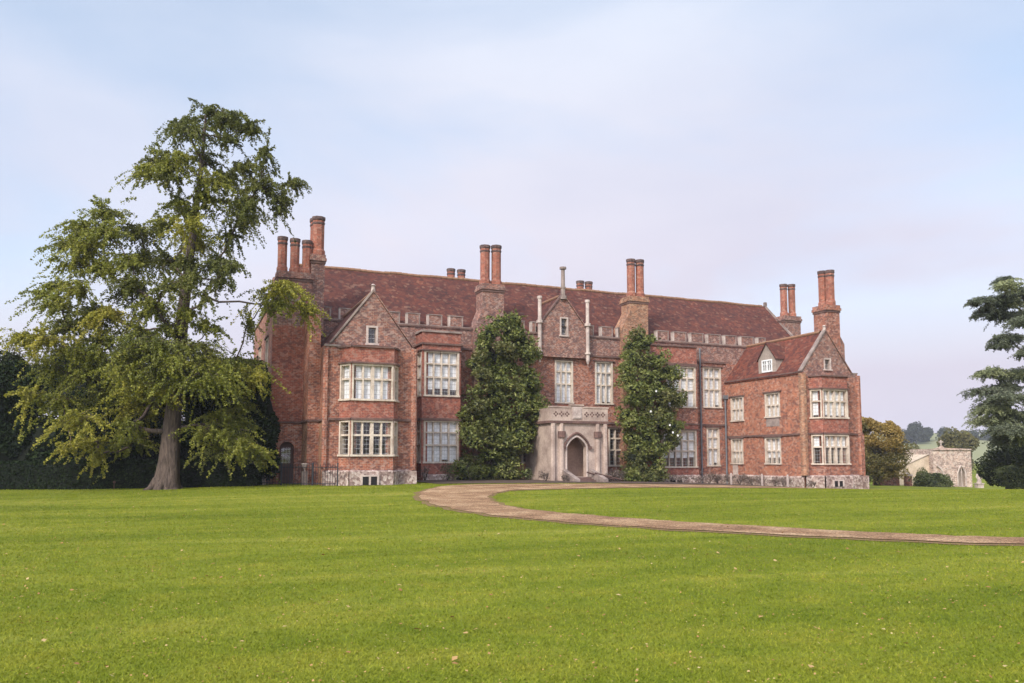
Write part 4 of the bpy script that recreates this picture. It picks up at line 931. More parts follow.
GINKGO = [(1.35,19.70,1.10,0.75,0), (-0.02,18.95,1.00,0.85,0), (2.56,19.17,1.00,0.70,0), (3.72,18.63,0.70,0.60,0), (0.89,18.26,1.10,0.60,0), (2.44,17.99,0.75,0.50,0), (-0.61,16.93,1.00,0.70,0), (-0.83,15.98,0.90,0.60,1), (0.69,16.40,1.10,0.80,1), (1.97,16.67,0.90,0.70,1), (3.15,16.67,0.80,0.80,0), (4.58,17.20,0.45,1.00,0), (4.42,15.61,1.10,0.70,0), (5.85,15.87,0.65,0.50,0), (5.11,14.82,0.65,1.00,0), (3.05,15.08,1.00,0.90,1), (1.52,14.82,0.90,0.70,1), (3.34,13.77,0.70,0.80,0), (-0.03,15.08,0.75,0.50,1), (4.10,14.03,0.60,0.70,0), (2.75,12.99,0.50,0.80,0), (-3.32,14.19,1.10,0.70,1), (-2.27,13.51,1.20,0.80,0), (-4.31,13.35,1.10,0.80,1), (-5.39,12.57,0.90,0.45,1), (-1.01,14.03,0.80,0.60,1), (-3.75,12.21,1.30,0.80,1), (-1.96,12.21,1.20,0.90,1), (0.30,13.15,1.30,0.80,2), (1.58,12.83,0.90,0.70,2), (-0.42,11.95,1.00,0.70,0), (-4.73,11.43,0.80,0.60,1), (2.14,11.43,0.60,1.10,0), (2.68,10.40,0.50,0.70,0), (1.13,11.28,0.70,0.70,0), (-6.69,10.04,0.70,0.30,1), (-5.55,9.52,1.20,0.60,1), (-3.90,10.04,1.20,0.60,1), (-2.40,10.40,1.10,0.70,0), (-3.60,9.01,1.40,0.70,0), (-5.60,8.50,1.30,0.60,1), (-7.08,7.68,1.00,0.50,2), (-5.81,7.58,1.00,0.70,2), (-4.05,7.84,1.10,0.70,1), (-1.12,10.14,0.80,0.60,0), (-2.58,8.70,1.10,0.70,2), (3.43,10.91,0.80,0.50,0), (4.56,10.40,0.90,0.50,0), (5.89,10.14,1.20,0.60,2), (6.51,9.37,0.90,0.60,2), (5.25,9.37,0.70,0.70,1), (3.13,8.86,0.40,0.90,1), (2.56,9.37,0.45,0.60,0), (1.78,7.07,1.70,0.50,0), (0.00,7.33,1.30,0.50,0), (2.95,6.67,1.30,0.55,1), (4.23,5.81,0.90,0.65,2), (-0.99,6.97,1.20,0.70,0), (2.83,5.55,1.30,0.70,1), (1.60,4.95,1.40,0.50,2), (-0.42,5.15,1.30,0.45,2), (2.76,4.55,1.00,0.50,1), (0.81,5.96,1.10,0.50,0), (-5.99,6.16,1.10,0.70,1), (-6.67,4.80,0.70,0.80,2), (-4.73,6.06,1.20,0.90,1), (-5.41,4.55,1.00,0.80,1), (-3.69,5.30,1.20,0.90,1), (-2.99,6.56,1.10,0.80,0), (-1.94,5.55,1.10,0.80,1), (-2.14,4.29,1.40,0.60,2), (-3.36,3.54,1.20,0.60,2), (-3.81,2.54,1.00,0.60,2), (-2.31,2.54,1.10,0.70,1), (-1.60,3.29,1.00,0.60,1), (-4.80,2.30,0.60,0.40,2), (-3.28,1.80,0.60,0.50,2), (-0.86,3.54,0.70,0.60,1), (2.41,3.04,1.20,0.50,1), (3.32,2.79,1.20,0.60,1), (4.18,2.30,0.90,0.60,1), (3.19,2.05,1.40,0.45,0), (4.59,1.80,0.50,0.50,1), (1.65,3.54,0.80,0.40,0), (1.94,2.30,0.60,0.40,0), (0.80,6.31,1.30,0.60,1), (0.11,7.07,1.50,0.60,1), (1.33,5.45,1.30,0.60,1), (-0.95,5.81,1.20,0.60,1), (-1.41,4.80,1.10,0.50,2), (2.31,6.31,1.30,0.60,1), (2.98,5.55,0.90,0.60,1), (2.64,3.79,1.20,0.50,1), (3.35,3.54,0.80,0.60,1), (1.22,4.14,0.80,0.40,1), (0.91,17.46,0.90,0.60,0), (2.00,15.61,1.00,0.60,1), (0.52,14.03,1.00,0.60,1), (0.21,15.61,0.70,0.60,0), (-2.75,12.73,1.30,0.70,1), (-1.42,11.28,1.00,0.60,1), (-3.19,11.17,1.20,0.60,1), (-1.85,9.52,1.20,0.50,1), (-4.61,8.86,1.00,0.60,1), (-4.77,7.07,1.10,0.60,1), (-3.50,6.82,1.00,0.60,1), (1.67,10.40,0.70,0.60,0), (-5.69,10.40,0.80,0.40,1), (1.88,19.33,0.90,0.50,0), (-0.06,9.11,0.75,0.60,1), (1.47,8.70,0.70,0.60,1), (0.66,10.04,0.75,0.60,0), (-1.03,7.99,0.90,0.50,1), (2.25,8.09,0.70,0.60,1), (0.38,8.09,0.70,0.60,1)]
GTRUNK = [(0.13,0.02,0.75,0.00,0), (0.15,0.66,0.58,0.00,0), (0.22,1.55,0.48,0.00,0), (0.26,3.04,0.41,0.00,0), (0.36,4.55,0.35,0.00,0), (0.49,6.56,0.32,0.00,0), (0.56,8.60,0.28,0.00,0), (0.74,10.66,0.23,0.00,0), (0.92,12.73,0.18,0.00,0), (1.11,14.82,0.14,0.00,0), (1.29,16.93,0.10,0.00,0), (1.42,19.33,0.05,0.00,0)]
CEDAR = [(-4.80,13.97,0.75,0.25,0), (-5.79,13.26,1.00,0.31,1), (-6.79,12.42,1.12,0.25,0), (-5.19,12.61,1.25,0.38,0), (-3.90,13.06,1.56,0.50,0), (-5.85,12.10,1.00,0.31,0), (-6.51,11.65,0.50,0.12,0), (-3.34,11.78,1.25,0.38,0), (-5.29,10.82,1.38,0.31,0), (-5.65,9.99,1.25,0.31,0), (-5.99,9.55,1.00,0.19,0), (-5.27,8.91,0.88,0.31,0), (-3.47,9.55,1.25,0.44,0), (-6.07,7.96,1.50,0.31,1), (-3.88,7.83,1.56,0.50,1), (-6.45,6.70,1.88,0.25,0), (-6.17,6.20,1.75,0.31,0), (-6.20,5.57,1.75,0.38,1), (-3.67,6.07,1.56,0.50,0), (-6.24,4.82,1.62,0.38,1), (-6.27,4.19,1.50,0.38,0), (-5.56,3.57,1.12,0.31,0), (-3.46,4.19,1.88,0.56,0), (-4.92,11.78,1.25,0.50,0), (-4.44,12.55,1.00,0.50,1), (-4.99,7.01,1.25,0.44,0), (-4.97,5.13,1.38,0.50,0), (-4.91,4.07,1.25,0.56,1), (-5.68,5.88,1.38,0.38,0), (-1.48,11.14,1.56,0.50,0), (-1.08,7.33,1.75,0.56,0), (-1.94,14.03,1.38,0.44,0)]
YEW_A = [(-0.07,4.98,2.76,2.59,0), (-0.50,2.39,2.88,2.53,0), (1.80,2.11,2.30,2.42,0), (0.75,5.85,1.73,1.73,1)]
YEW_B = [(-0.19,5.27,2.53,2.59,0), (-1.07,2.11,2.30,2.42,0), (1.22,2.11,2.30,2.42,0), (-0.13,6.43,1.50,1.50,1)]
YEW_C = [(-0.05,4.98,2.53,2.76,0), (-0.80,2.11,2.30,2.42,0), (1.49,2.11,2.30,2.42,0)]
YEW_D = [(0.27,5.41,1.93,2.15,0), (0.03,2.61,2.36,2.79,0), (0.91,1.81,1.61,2.15,0), (-1.47,4.22,1.83,2.58,0), (1.23,3.68,1.29,2.47,0)]
AUTUMN = [(-0.50,5.56,1.78,1.12,1), (1.17,5.00,1.31,1.31,1), (-1.64,5.00,1.12,1.31,0), (1.85,3.51,0.84,1.31,0), (-0.10,3.69,2.25,1.31,1), (-1.54,2.76,1.31,1.50,0), (0.30,2.02,2.06,1.50,0), (1.20,1.37,1.12,1.12,0), (-1.42,1.09,1.12,1.12,0)]
RIGHT_A = [(-0.16,2.34,1.55,1.40,0), (-0.97,1.42,1.08,1.16,0), (0.32,1.11,1.40,0.93,0)]
RIGHT_B = [(-0.14,2.80,1.65,1.65,0), (-0.81,1.46,1.50,1.12,1), (0.92,1.61,1.65,1.35,0)]


# ---- the great ginkgo on the lawn
rg = np.random.default_rng(5)
trunk = [(u, 0.0, z-(.12 if i == 0 else 0), r) for i, (u, z, r, _, _) in enumerate(GTRUNK)]
def tx(z): return np.interp(z, [p[2] for p in trunk], [p[0] for p in trunk])
def vr(u, z):
    R_ = np.interp(z, [1.5,3,7,10,14,19], [3.0,4.5,5.0,4.2,3.2,1.4]); d = abs(u-tx(z)); v = rg.uniform(-1, 1)*math.sqrt(max(R_*R_-d*d*.5, .5))*.62
    if z < 5.0 and d < 1.6: v = abs(v)+.6
    if 5.0 <= z < 11 and d < 2.0: v = -rg.uniform(.9, 2.2)
    return v
cl = rows(GINKGO, rg, vr)
make_tree('ginkgo_tree', 'tall spreading tree with drooping yellow green leaves alone on the lawn left of the house', 'tree', None,
          (-0.71, -6.44, 0), trunk, cl, ['gk0','gk1','gk2'], 'twig', rg, K=62, Lf=70, size=.10, droop=.50, rk=.020, maxr=.2, jit=.050, reach=(.55,2.15), outb=.45, tn=20, wob=.09)
mb = MB()
for i in range(7):
    t = i*2*math.pi/7+.3; L = .95+.25*math.sin(i*2.2)
    mb.tube([(.35*math.cos(t), .35*math.sin(t), .55), (.7*math.cos(t), .7*math.sin(t), .14), (L*1.15*math.cos(t+.1), L*1.15*math.sin(t+.1), -.06)], [.26,.15,.05], 6)
rt = mb.build('root_flare', M['bark'], bpy.data.objects['ginkgo_tree'], smooth=True)

# ---- yews and the dark mass behind the ginkgo
for nm, T_, loc, lab in (('A', YEW_A, (-9.16,3.53), 'dark yew at the far left edge of the lawn, reaching to the ground'), ('B', YEW_B, (-5.44,1.99), 'dark yew second from the left behind the tall lawn tree'),
                         ('C', YEW_C, (-1.72,.46), 'dark yew directly behind the trunk of the tall lawn tree'), ('D', YEW_D, (2.47,-4.51), 'dark rounded yew against the left end wall of the house')):
    r_ = np.random.default_rng(ord(nm)); c = [((u, r_.uniform(-.4,.4), z), (rx, min(rx, 1.9)*.95, rz_), t) for u, z, rx, rz_, t in T_]
    h = max(q[0][2] for q in c)
    make_tree('yew_tree', lab, 'tree', 'yews behind the lawn tree', (loc[0], loc[1], float(gz(*loc))), [(0,0,-.1,.3),(.05,0,h*.5,.22),(0,0,h,.1)], c, ['yew0','yew1'], 'shell', r_, 'bark_dark', dens=260, size=.16, rough=.3, core=.68, thick=.12)
r_ = np.random.default_rng(77)
make_tree('hedgerow_tree', 'thin reddish brown tree showing above the yews at the left edge', 'tree', None, (-11.8, 16.5, 0), [(0,0,-.1,.3),(0,0,4,.2),(.2,0,8.0,.08)],
          [((-1.5,0,8.3),(1.3,1.2,1.2),0),((.6,0,8.9),(1.2,1.2,1.3),0),((-2.6,0,7.2),(1.2,1.2,1.2),0),((1.9,0,7.6),(1.3,1.2,1.2),0),((0,0,7.2),(2,1.5,1.2),0),((-3.5,0,9.3),(.8,.8,1.0),0)], ['olive','aut0'], 'twig', r_, 'bark_dark', K=26, Lf=16, size=.14, droop=.05)

# ---- clipped hedge foot below the yews (dark base)
def hedge(name, label, cat, loc, L, W_, Hh, mat, rng, size=.10, dens=300, rz=-TH, group=None, corem=None):
    root = empty(name, loc, rz); tag(root, label, cat, group)
    n = int(dens*(L*Hh*2+L*W_+2*W_*Hh)); P = []
    for s, ar in (('f', L*Hh), ('b', L*Hh), ('t', L*W_), ('l', W_*Hh), ('r', W_*Hh)):
        k = int(dens*ar); a, b_ = rng.uniform(0,1,k), rng.uniform(0,1,k); ns = rng.normal(size=k)*.04
        x = {'f':(a-.5)*L,'b':(a-.5)*L,'t':(a-.5)*L,'l':-L/2+ns,'r':L/2+ns}[s]; y = {'f':-W_/2+ns,'b':W_/2+ns,'t':(b_-.5)*W_,'l':(a-.5)*W_,'r':(a-.5)*W_}[s]
        z = {'f':b_*Hh,'b':b_*Hh,'t':Hh+ns,'l':b_*Hh,'r':b_*Hh}[s]; P.append(np.stack([x, y, z*(1+.05*np.sin(x*1.3)+.03*np.sin(x*3.1))], 1))
    V = quads(np.concatenate(P), None, size, rng); q = .93
    cb = np.array([(sx*L/2*.98, sy*W_/2*.9, sz*Hh*q) for sx, sy, sz in ((-1,-1,0),(1,-1,0),(1,1,0),(-1,1,0),(-1,-1,1),(1,-1,1),(1,1,1),(-1,1,1))]); cf = np.array([(0,1,5,4),(1,2,6,5),(2,3,7,6),(3,0,4,7),(4,5,6,7)])
    crown_mesh([(V, 0)], 'foliage', [M[mat]], root, (cb, cf, 0)); return root
hedge('clipped_hedge', 'long low dark clipped hedge at the foot of the yews', 'hedge', (-6.6, -1.15, -.05), 17.0, 1.2, 1.5, 'yew0', np.random.default_rng(4))
hedge('clipped_hedge', 'short dark clipped hedge ending at the left corner of the house', 'hedge', (2.1, -5.6, 0.0), 3.6, 1.0, 1.55, 'yew0', np.random.default_rng(6))

# ---- magnolias trained up the front
def magnolia(label, loc, outline, seed, flowers):
    rng = np.random.default_rng(seed); cl = []
    for (z, xa, xb) in outline:
        w_ = xb-xa; n = max(1, int(round(w_/1.05)))
        for i in range(n):
            x = xa+w_*(i+.5)/n; rx = (w_/n*.60+.12)*rng.uniform(.7,1.25); cl.append(((x+rng.uniform(-.22,.22), rng.uniform(-.85,.35)-.2*min(1, w_/3), z+rng.uniform(-.3,.3)), (rx, .75+.1*w_/3, .45+rng.uniform(0,.3)), int(rng.random() < .16)))
    rt = empty('magnolia', loc, 0); tag(rt, label, 'wall shrub', 'magnolias trained against the front')
    h = outline[-1][0]; tb = MB(); tr = [(0,0,-.1,.16),(.1,.1,h*.4,.12),(0,.2,h*.75,.07),(0,.2,h,.03)]
    tb.tube([p[:3] for p in tr], [p[3] for p in tr], 8); tb.build('trunk', M['bark_dark'], rt, smooth=True)
    lb = MB(); skeleton(tr, cl, lb, rng, rk=.02, maxr=.09); lb.build('limbs', M['bark_dark'], rt, smooth=True)
    g = shell_crown(cl, rng, 120, .21, .4, .45, .26); g2 = twig_crown([(c, (r[0]*1.05, r[1]*1.05, r[2]*1.25), m) for c, r, m in cl], rng, 22, 12, .22, -.15, None, 1.0, (.8,1.3), .07, .45)
    cv, cf = blob_core([(c, r) for c, r, m in cl], .5, rng)
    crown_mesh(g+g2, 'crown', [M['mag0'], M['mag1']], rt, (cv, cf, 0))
    for (x, z) in flowers:
        fb = MB(); yy = min([c[1]-r[1]*.95 for c, r, m in cl if abs(c[0]-x) < r[0]+.3 and abs(c[2]-z) < .9] or [-1.0])-.05
        for i in range(7):
            t = i*2*math.pi/7; d = (math.cos(t), -.5, math.sin(t)); c = (x, yy, z)
            fb.face([c, (c[0]+d[0]*.06-d[2]*.035, c[1]-.05, c[2]+d[2]*.06+d[0]*.035), (c[0]+d[0]*.08, c[1]-.02, c[2]+d[2]*.08), (c[0]+d[0]*.06+d[2]*.035, c[1]-.05, c[2]+d[2]*.06-d[0]*.035)])
        fb.build('flower', M['white'], rt)
    return rt
# outline rows: height, left and right edge relative to the foot
def rel(rows_, x0): return [(z, a-x0, b-x0) for z, a, b in rows_]
magnolia('broad conical magnolia covering the wall between the left bay and the porch', (18.6,-1.3,.1),
    rel([(.36,15.9,20.7),(1.0,16.2,20.6),(1.7,16.5,20.6),(2.5,16.6,21.0),(3.3,16.6,21.6),(4.1,16.6,22.2),(4.9,16.7,22.1),(5.7,16.8,21.9),(6.5,16.9,21.6),(7.3,17.1,21.4),(8.1,17.2,21.4),(8.9,17.5,21.3),(9.6,17.9,21.1),(10.2,18.6,20.6)], 18.6), 21, [])
magnolia('narrower magnolia with a few white flowers covering the wall right of the porch', (29.9,-1.6,-.1),
    rel([(.3,27.8,31.1),(1.0,28.0,30.9),(1.7,28.2,30.9),(2.4,28.2,31.6),(3.1,28.1,32.3),(3.9,28.0,32.7),(4.8,28.0,32.6),(5.7,28.0,32.4),(6.6,27.9,32.4),(7.4,27.9,32.3),(8.1,28.0,32.1),(8.8,28.3,31.3),(9.5,28.7,30.5),(10.0,28.9,29.9)], 29.9), 22,
    [(-.1,6.3),(-.6,4.9),(.9,4.0),(1.2,3.5),(1.6,3.3)])

# ---- cedar whose boughs hang in from the right
rg = np.random.default_rng(9)
trunk = [(0,0,-.3,.75),(0,0,3,.6),(.1,0,8,.45),(0,0,12,.28),(0,0,15.0,.1)]
cl = [((u, rg.uniform(-1.6,1.6)*min(1, (abs(u)-1)/3+.3), z), (rx, max(rx*.9, 1.1), rz_*1.5), t) for u, z, rx, rz_, t in CEDAR]
for i in range(26):
    a = rg.uniform(-1.5, 1.5)+(0 if rg.random() < .7 else 3.14); R_ = rg.uniform(1.5, 4.6); z = rg.uniform(3.5, 13.5)
    cl.append(((R_*math.cos(a), R_*math.sin(a), z), (1.6,1.5,.4), int(rg.random() < .35)))
make_tree('cedar_tree', 'large cedar with flat layered boughs reaching in at the right edge', 'tree', None, (53.03,-17.78,-.8), trunk, cl, ['ced0','ced1'], 'twig', rg, 'bark_dark',
          K=120, Lf=70, size=.10, droop=.26, flat=.5, reach=(.5,1.15), jit=.055, aspect=.5, rk=.03)

# ---- trees and bushes right of the house
r_ = np.random.default_rng(31)
make_tree('autumn_tree', 'bushy tree with golden brown autumn leaves just right of the house', 'tree', None, (59.9,6.3,-.9), [(0,0,-.2,.3),(0,0,2.5,.22),(0,0,5.5,.1)],
          [((u, r_.uniform(-.8,.8), z), (rx, rx, rz_), t) for u, z, rx, rz_, t in AUTUMN], ['aut0','aut1'], 'shell', r_, 'bark_dark', dens=150, size=.17, rough=.45, core=.15, thick=.28)
r_ = np.random.default_rng(32)
make_tree('evergreen_bush', 'wide dark green evergreen bush left of the cedar boughs', 'bush', 'dark evergreens below the cedar', (58.9,-7.2,-1.0), [(0,0,-.2,.2),(0,0,1.5,.1)], [((u, r_.uniform(-.4,.4), z), (rx, rx, rz_), t) for u, z, rx, rz_, t in RIGHT_A], ['yew1','green'], 'shell', r_, 'bark_dark', dens=190, size=.15, rough=.3, core=.6, thick=.2)
make_tree('evergreen_bush', 'dark green evergreen tree under the cedar at the right edge', 'tree', 'dark evergreens below the cedar', (58.09,-9.05,-1.0), [(0,0,-.2,.2),(0,0,2.5,.1)], [((u, r_.uniform(-.4,.4), z), (rx, rx, rz_), t) for u, z, rx, rz_, t in RIGHT_B]+[((3.2,0,1.5),(1.8,1.5,2.2),0)], ['yew1','green'], 'shell', r_, 'bark_dark', dens=190, size=.15, rough=.3, core=.6, thick=.2)
make_tree('round_bush', 'dark rounded bush in front of the chapel', 'bush', None, (64.81,4.41,-1.35), [(0,0,-.2,.1),(0,0,1.0,.05)], [((-.9,0,.85),(.95,.9,1.1),0),((.3,0,.95),(1.0,.9,1.1),0),((1.1,0,.7),(.8,.9,.9),0),((0,-.2,.5),(1.6,.9,.8),0)], ['green','yew1'], 'shell', r_, 'bark_dark', dens=200, size=.13, rough=.3, core=.6, thick=.2)
make_tree('garden_tree', 'olive green tree behind the pale lean-to of the chapel', 'tree', None, (80.8,19.5,-1.4), [(0,0,-.2,.2),(0,0,2.5,.1)], [((-.6,0,3.2),(1.6,1.3,1.4),0),((.9,0,2.8),(1.4,1.3,1.3),0),((0,0,1.3),(2.0,1.3,1.6),0)], ['olive','green'], 'shell', r_, 'bark_dark', dens=90, size=.2, rough=.3, core=.55, thick=.22)
make_tree('round_tree', 'rounded olive tree rising behind the chapel roof', 'tree', None, (134.3,56.9,-2.0), [(0,0,-.2,.3),(0,0,5,.15)], [((-1.8,0,6.3),(2.4,2,2.2),0),((1.6,0,6.6),(2.4,2,2.2),0),((0,0,7.2),(2.4,2,1.8),0),((0,0,4),(4,2.5,3),0)], ['olive','green'], 'shell', r_, 'bark_dark', dens=40, size=.34, rough=.3, core=.6, thick=.2)

# ---- far hill with its field and trees
M['field'] = plain('pale far pasture', (0.21,0.21,0.10), 1.0)
hv = []; nu, nv = 41, 15
for j in range(nv):
    for i in range(nu):
        u = -260+520*i/(nu-1); v = -160+320*j/(nv-1); z = 22*math.exp(-(u/150)**2)*max(0, math.cos(v/160*math.pi/2))**1.0*(1+.0)-3
        c, s = math.cos(-TH), math.sin(-TH); hv.append((u, v, z))
I = np.arange(nu*nv).reshape(nv, nu)
hill = np_mesh('hill', np.array(hv), np.stack([I[:-1,:-1], I[:-1,1:], I[1:,1:], I[1:,:-1]], -1).reshape(-1,4), [M['field']], smooth=True)
hill.location = (475, 360, 0); hill.rotation_euler = (0, 0, -TH); tag(hill, kind='structure')
def far_tree(u, d, zb, r, lab, seed, n=5):
    rng = np.random.default_rng(seed); F_ = np.array([math.sin(TH), math.cos(TH)]); Rr = np.array([math.cos(TH), -math.sin(TH)]); p = np.array([0,-50])+F_*d+Rr*u
    cl_ = [((rng.uniform(-.6,.6)*r, rng.uniform(-.5,.5)*r, r*rng.uniform(.8,1.25)), (r*.62, r*.6, r*.55), 0) for _ in range(n)]+[((0,0,r*.6),(r,r*.8,r*.65),0)]
    return make_tree('hilltop_tree', lab, 'tree', 'far trees on the hill', (p[0], p[1], zb), [(0,0,-2,.4),(0,0,r,.2)], cl_, ['far'], 'shell', rng, 'bark_dark', dens=4, size=.9, rough=.25, core=.7)
pxu = lambda px, d: (px-512)*d/800
far_tree(pxu(915,470), 470, 11.5, 6.3, 'dark rounded tree on the hill, left of the field', 41)
far_tree(pxu(924,480), 480, 11, 5.0, 'smaller dark tree stepping down the hill', 42)
far_tree(pxu(945,480), 480, 12.0, 4.6, 'bluish far tree above the chapel', 43)
far_tree(pxu(968,480), 480, 10.0, 5.0, 'low far tree at the right of the hill', 44)
far_tree(pxu(905,480), 480, 9.0, 5.5, 'far tree partly hidden by the golden tree', 45)
far_tree(pxu(985,480), 480, 8.0, 6, 'far tree half hidden by the cedar boughs', 46)
# distant woodland belt closing the horizon
rng = np.random.default_rng(50); P = []
for k in range(260):
    t = k/260*2*math.pi; R0 = 430+rng.uniform(-25,25); P.append(((R0*math.sin(t)+20, R0*math.cos(t), rng.uniform(0,4)-2), (15,15,rng.uniform(7,11)), 0))
P = [q for q in P if not (q[0][0] > 150 and q[0][1] > 100)]
g = shell_crown(P, rng, .22, 2.6, .2); cv, cf = blob_core([(c, r) for c, r, m in P], .88, rng)
o = crown_mesh(g, 'distant_woodland', [M['far']], None, (cv, cf, 0)); tag(o, 'belt of distant woodland along the horizon', 'woodland', kind='stuff')

# ------------------------------------------------------------------ chapel, garden wall, pier, statue
def frame_obj(name, loc, label, cat): r = empty(name, loc, -TH); return tag(r, label, cat)
ch = frame_obj('chapel', (71.0, 7.3, -1.35), 'small flint and brick chapel with a pointed window and a cross on its gable', 'chapel')
M['flint_pink'] = brick('pinkish flint and brick', (0.50,0.35,0.28), (0.38,0.26,0.21), (0.66,0.56,0.47), (0.20,0.15,0.13), 0.34, bw=.3, rh=.2, pale=(0.7,0.6,0.5))
mb = MB(); ws = (-.35, .75)
hl = [(2.35,3.15,.2,1.95)]
wall(mb, (-1.85,0), (1.95,0), -.4, 3.9, hl, 0); wall(mb, (1.95,0), (1.95,6), -.4, 3.9, (), 0); wall(mb, (-1.85,6), (-1.85,0), -.4, 3.9, (), 0)
mb.face([(-1.85,0,3.9),(-1.2,0,4.1),(-1.0,0,4.3),(-.6,0,4.0),(1.95,0,3.9)])
mb.box(-1.87,-.12,3.78,1.98,-.003,3.9)
mb.build('wall', M['flint_pink'], ch)
mb = MB(); mb.face([(-1.85,0,3.9),(1.95,0,3.9),(1.95,6,3.6),(-1.85,6,3.6)]); mb.build('roof', M['lead'], ch)
mb = MB(); 
for x in (.5, 1.3): mb.tube([(x,-.04,.2),(x,-.04,1.5),((x+.9)/2,-.04,2.0),(.9,-.04,2.25)], [.08]*4, 5)
mb.box(.86,-.05,.2,.94,.03,1.9); mb.box(.5,.0,.12,1.3,.1,.22); fw = mb.build('window', M['stone_pale'], ch)
mb = MB(); mb.box(.5,.22,.2,1.3,.24,2.0); mb.build('pane', M['render'], fw)
mb = MB(); mb.octa(-1.0,0,.07,4.25,4.8); mb.box(-1.22,-.05,4.55,-.78,.05,4.65); mb.build('cross', M['stone_pale'], ch)
mb = MB(); mb.tube([(-.9,-.06,-.3),(-.9,-.06,1.4),(-1.1,-.06,1.9),(-1.5,-.06,2.25)], [.12]*4, 6); mb.build('buttress', M['stone_pale'], ch)
mb = MB(); mb.face([(-4.2,.8,-.4),(-1.86,.8,-.4),(-1.86,.8,3.3),(-4.2,.8,2.3)]); mb.face([(-4.2,4,-.4),(-4.2,.8,-.4),(-4.2,.8,2.3),(-4.2,4,2.3)]); mb.face([(-4.3,.7,2.3),(-1.86,.7,3.36),(-1.86,4,3.36),(-4.3,4,2.3)], 0)
mb.build('lean_to', stone('pale cream limewash', (0.60,0.48,0.36), (0.44,0.34,0.25)), ch)['label'] = 'pale limewashed lean-to'
gw = frame_obj('garden_wall', (63.0, 8.0, -1.3), 'low red brick garden wall beside the golden tree', 'wall')
mb = MB(); mb.box(-1.3,-.15,-.4,1.15,.15,1.15); mb.build('brickwork', M['brick'], gw)
mb = MB(); mb.box(-1.32,-.2,1.152,1.17,.2,1.25); mb.build('coping', M['stone_grey'], gw)
gp = frame_obj('gate_pier', (64.4, 6.8, -1.3), 'square red brick gate pier at the end of the garden wall', 'gate pier')
mb = MB(); mb.box(-.27,-.27,-.4,.27,.27,1.25); mb.build('shaft', M['brick'], gp)
mb = MB(); mb.box(-.34,-.34,1.252,.34,.34,1.4); mb.octa(0,0,.16,1.4,1.55,.08); mb.build('cap', M['stone_pale'], gp)
st = frame_obj('garden_statue', (69.72, 3.47, -1.35), 'pale weathered stone statue on a plinth right of the chapel', 'statue')
mb = MB(); mb.box(-.28,-.28,-.3,.28,.28,.55); mb.box(-.33,-.33,.552,.33,.33,.64); mb.build('pedestal', M['stone_pale'], st)
mb = MB(); mb.tube([(0,0,.64),(.02,0,1.0),(-.02,0,1.25),(0,0,1.5),(-.03,0,1.6),(-.03,0,1.72),(-.03,0,1.82)], [.22,.16,.13,.17,.07,.11,.06], 10); mb.tube([(.12,0,1.48),(.3,-.08,1.2),(.16,-.2,1.05)], [.06,.05,.04], 6); mb.tube([(-.15,0,1.48),(-.28,-.06,1.22),(-.2,-.15,1.0)], [.06,.05,.04], 6)
mb.build('figure', M['stone_pale'], st, smooth=True)

# ------------------------------------------------------------------ railings, posts, small things near the house
def railing(p0, p1, label, h=1.05, step=.16):
    U, Nn, L = unit(p0, p1); rt = empty('iron_railing', (p0[0], p0[1], float(gz(*p0))), math.atan2(U[1], U[0])); tag(rt, label, 'railing', 'iron railings along the house')
    mb = MB(); mb.box(0,-.018,h-.12,L,.018,h-.085); mb.box(0,-.018,.10,L,.018,.135); mb.build('rail', M['iron'], rt)
    mb = MB(); n = int(L/step)
    for i in range(n+1):
        x = L*i/n; mb.octa(x, 0, .011, -.1, h-.02, n=4); mb.octa(x, 0, .02, h-.02, h+.08, .002, n=4)
    mb.build('bars', M['iron'], rt)
    for x in (0, L):
        pb = MB(); pb.octa(x, 0, .035, -.2, h+.06, n=6); pb.octa(x, 0, .055, h+.06, h+.14, .02, n=6); pb.build('post', M['iron'], rt)
railing((4.9,-6.4), (6.3,-7.6), 'black iron railing in front of the arched side door')
railing((6.3,-7.9), (7.3,-9.3), 'black iron railing at the left corner of the canted bay')
railing((4.0,-5.3), (4.9,-6.2), 'black iron railing between the hedge and the side door')
gp2 = empty('stone_gate_pier', (4.02,-5.0,.15), 0); tag(gp2, 'pale stone gate pier between the dark hedge and the side door', 'gate pier')
mb = MB(); mb.box(-.2,-.2,-.3,.2,.2,1.35); mb.build('shaft', M['stone_pale'], gp2)
mb = MB(); mb.box(-.25,-.25,1.352,.25,.25,1.47); mb.octa(0,0,.13,1.47,1.75,.05); mb.build('cap', M['stone_pale'], gp2)
mb = MB(); o = empty('garden_urn', (6.0,-7.0,.2), 0); tag(o, 'small pale stone urn on a pedestal by the side door', 'urn')
mb.box(-.14,-.14,-.2,.14,.14,.75); mb.build('pedestal', M['stone_grey'], o)
mb = MB(); mb.octa(0,0,.05,.752,.85,.05); mb.octa(0,0,.06,.85,1.12,.17); mb.octa(0,0,.19,1.12,1.18); mb.build('bowl', M['stone_pale'], o)
gs_ = MB(); gs_.octa(-3.15,-3.7,.03,-.1,.45,.02,n=6); gs_.box(-3.21,-3.73,.36,-3.09,-3.67,.46); o = gs_.build('garden_stake', M['wood'], None, (-3.15,-3.7,0)); o.location = (-3.15,-3.7,0); tag(o, 'small dark wooden stake in the grass before the yew hedge', 'stake')

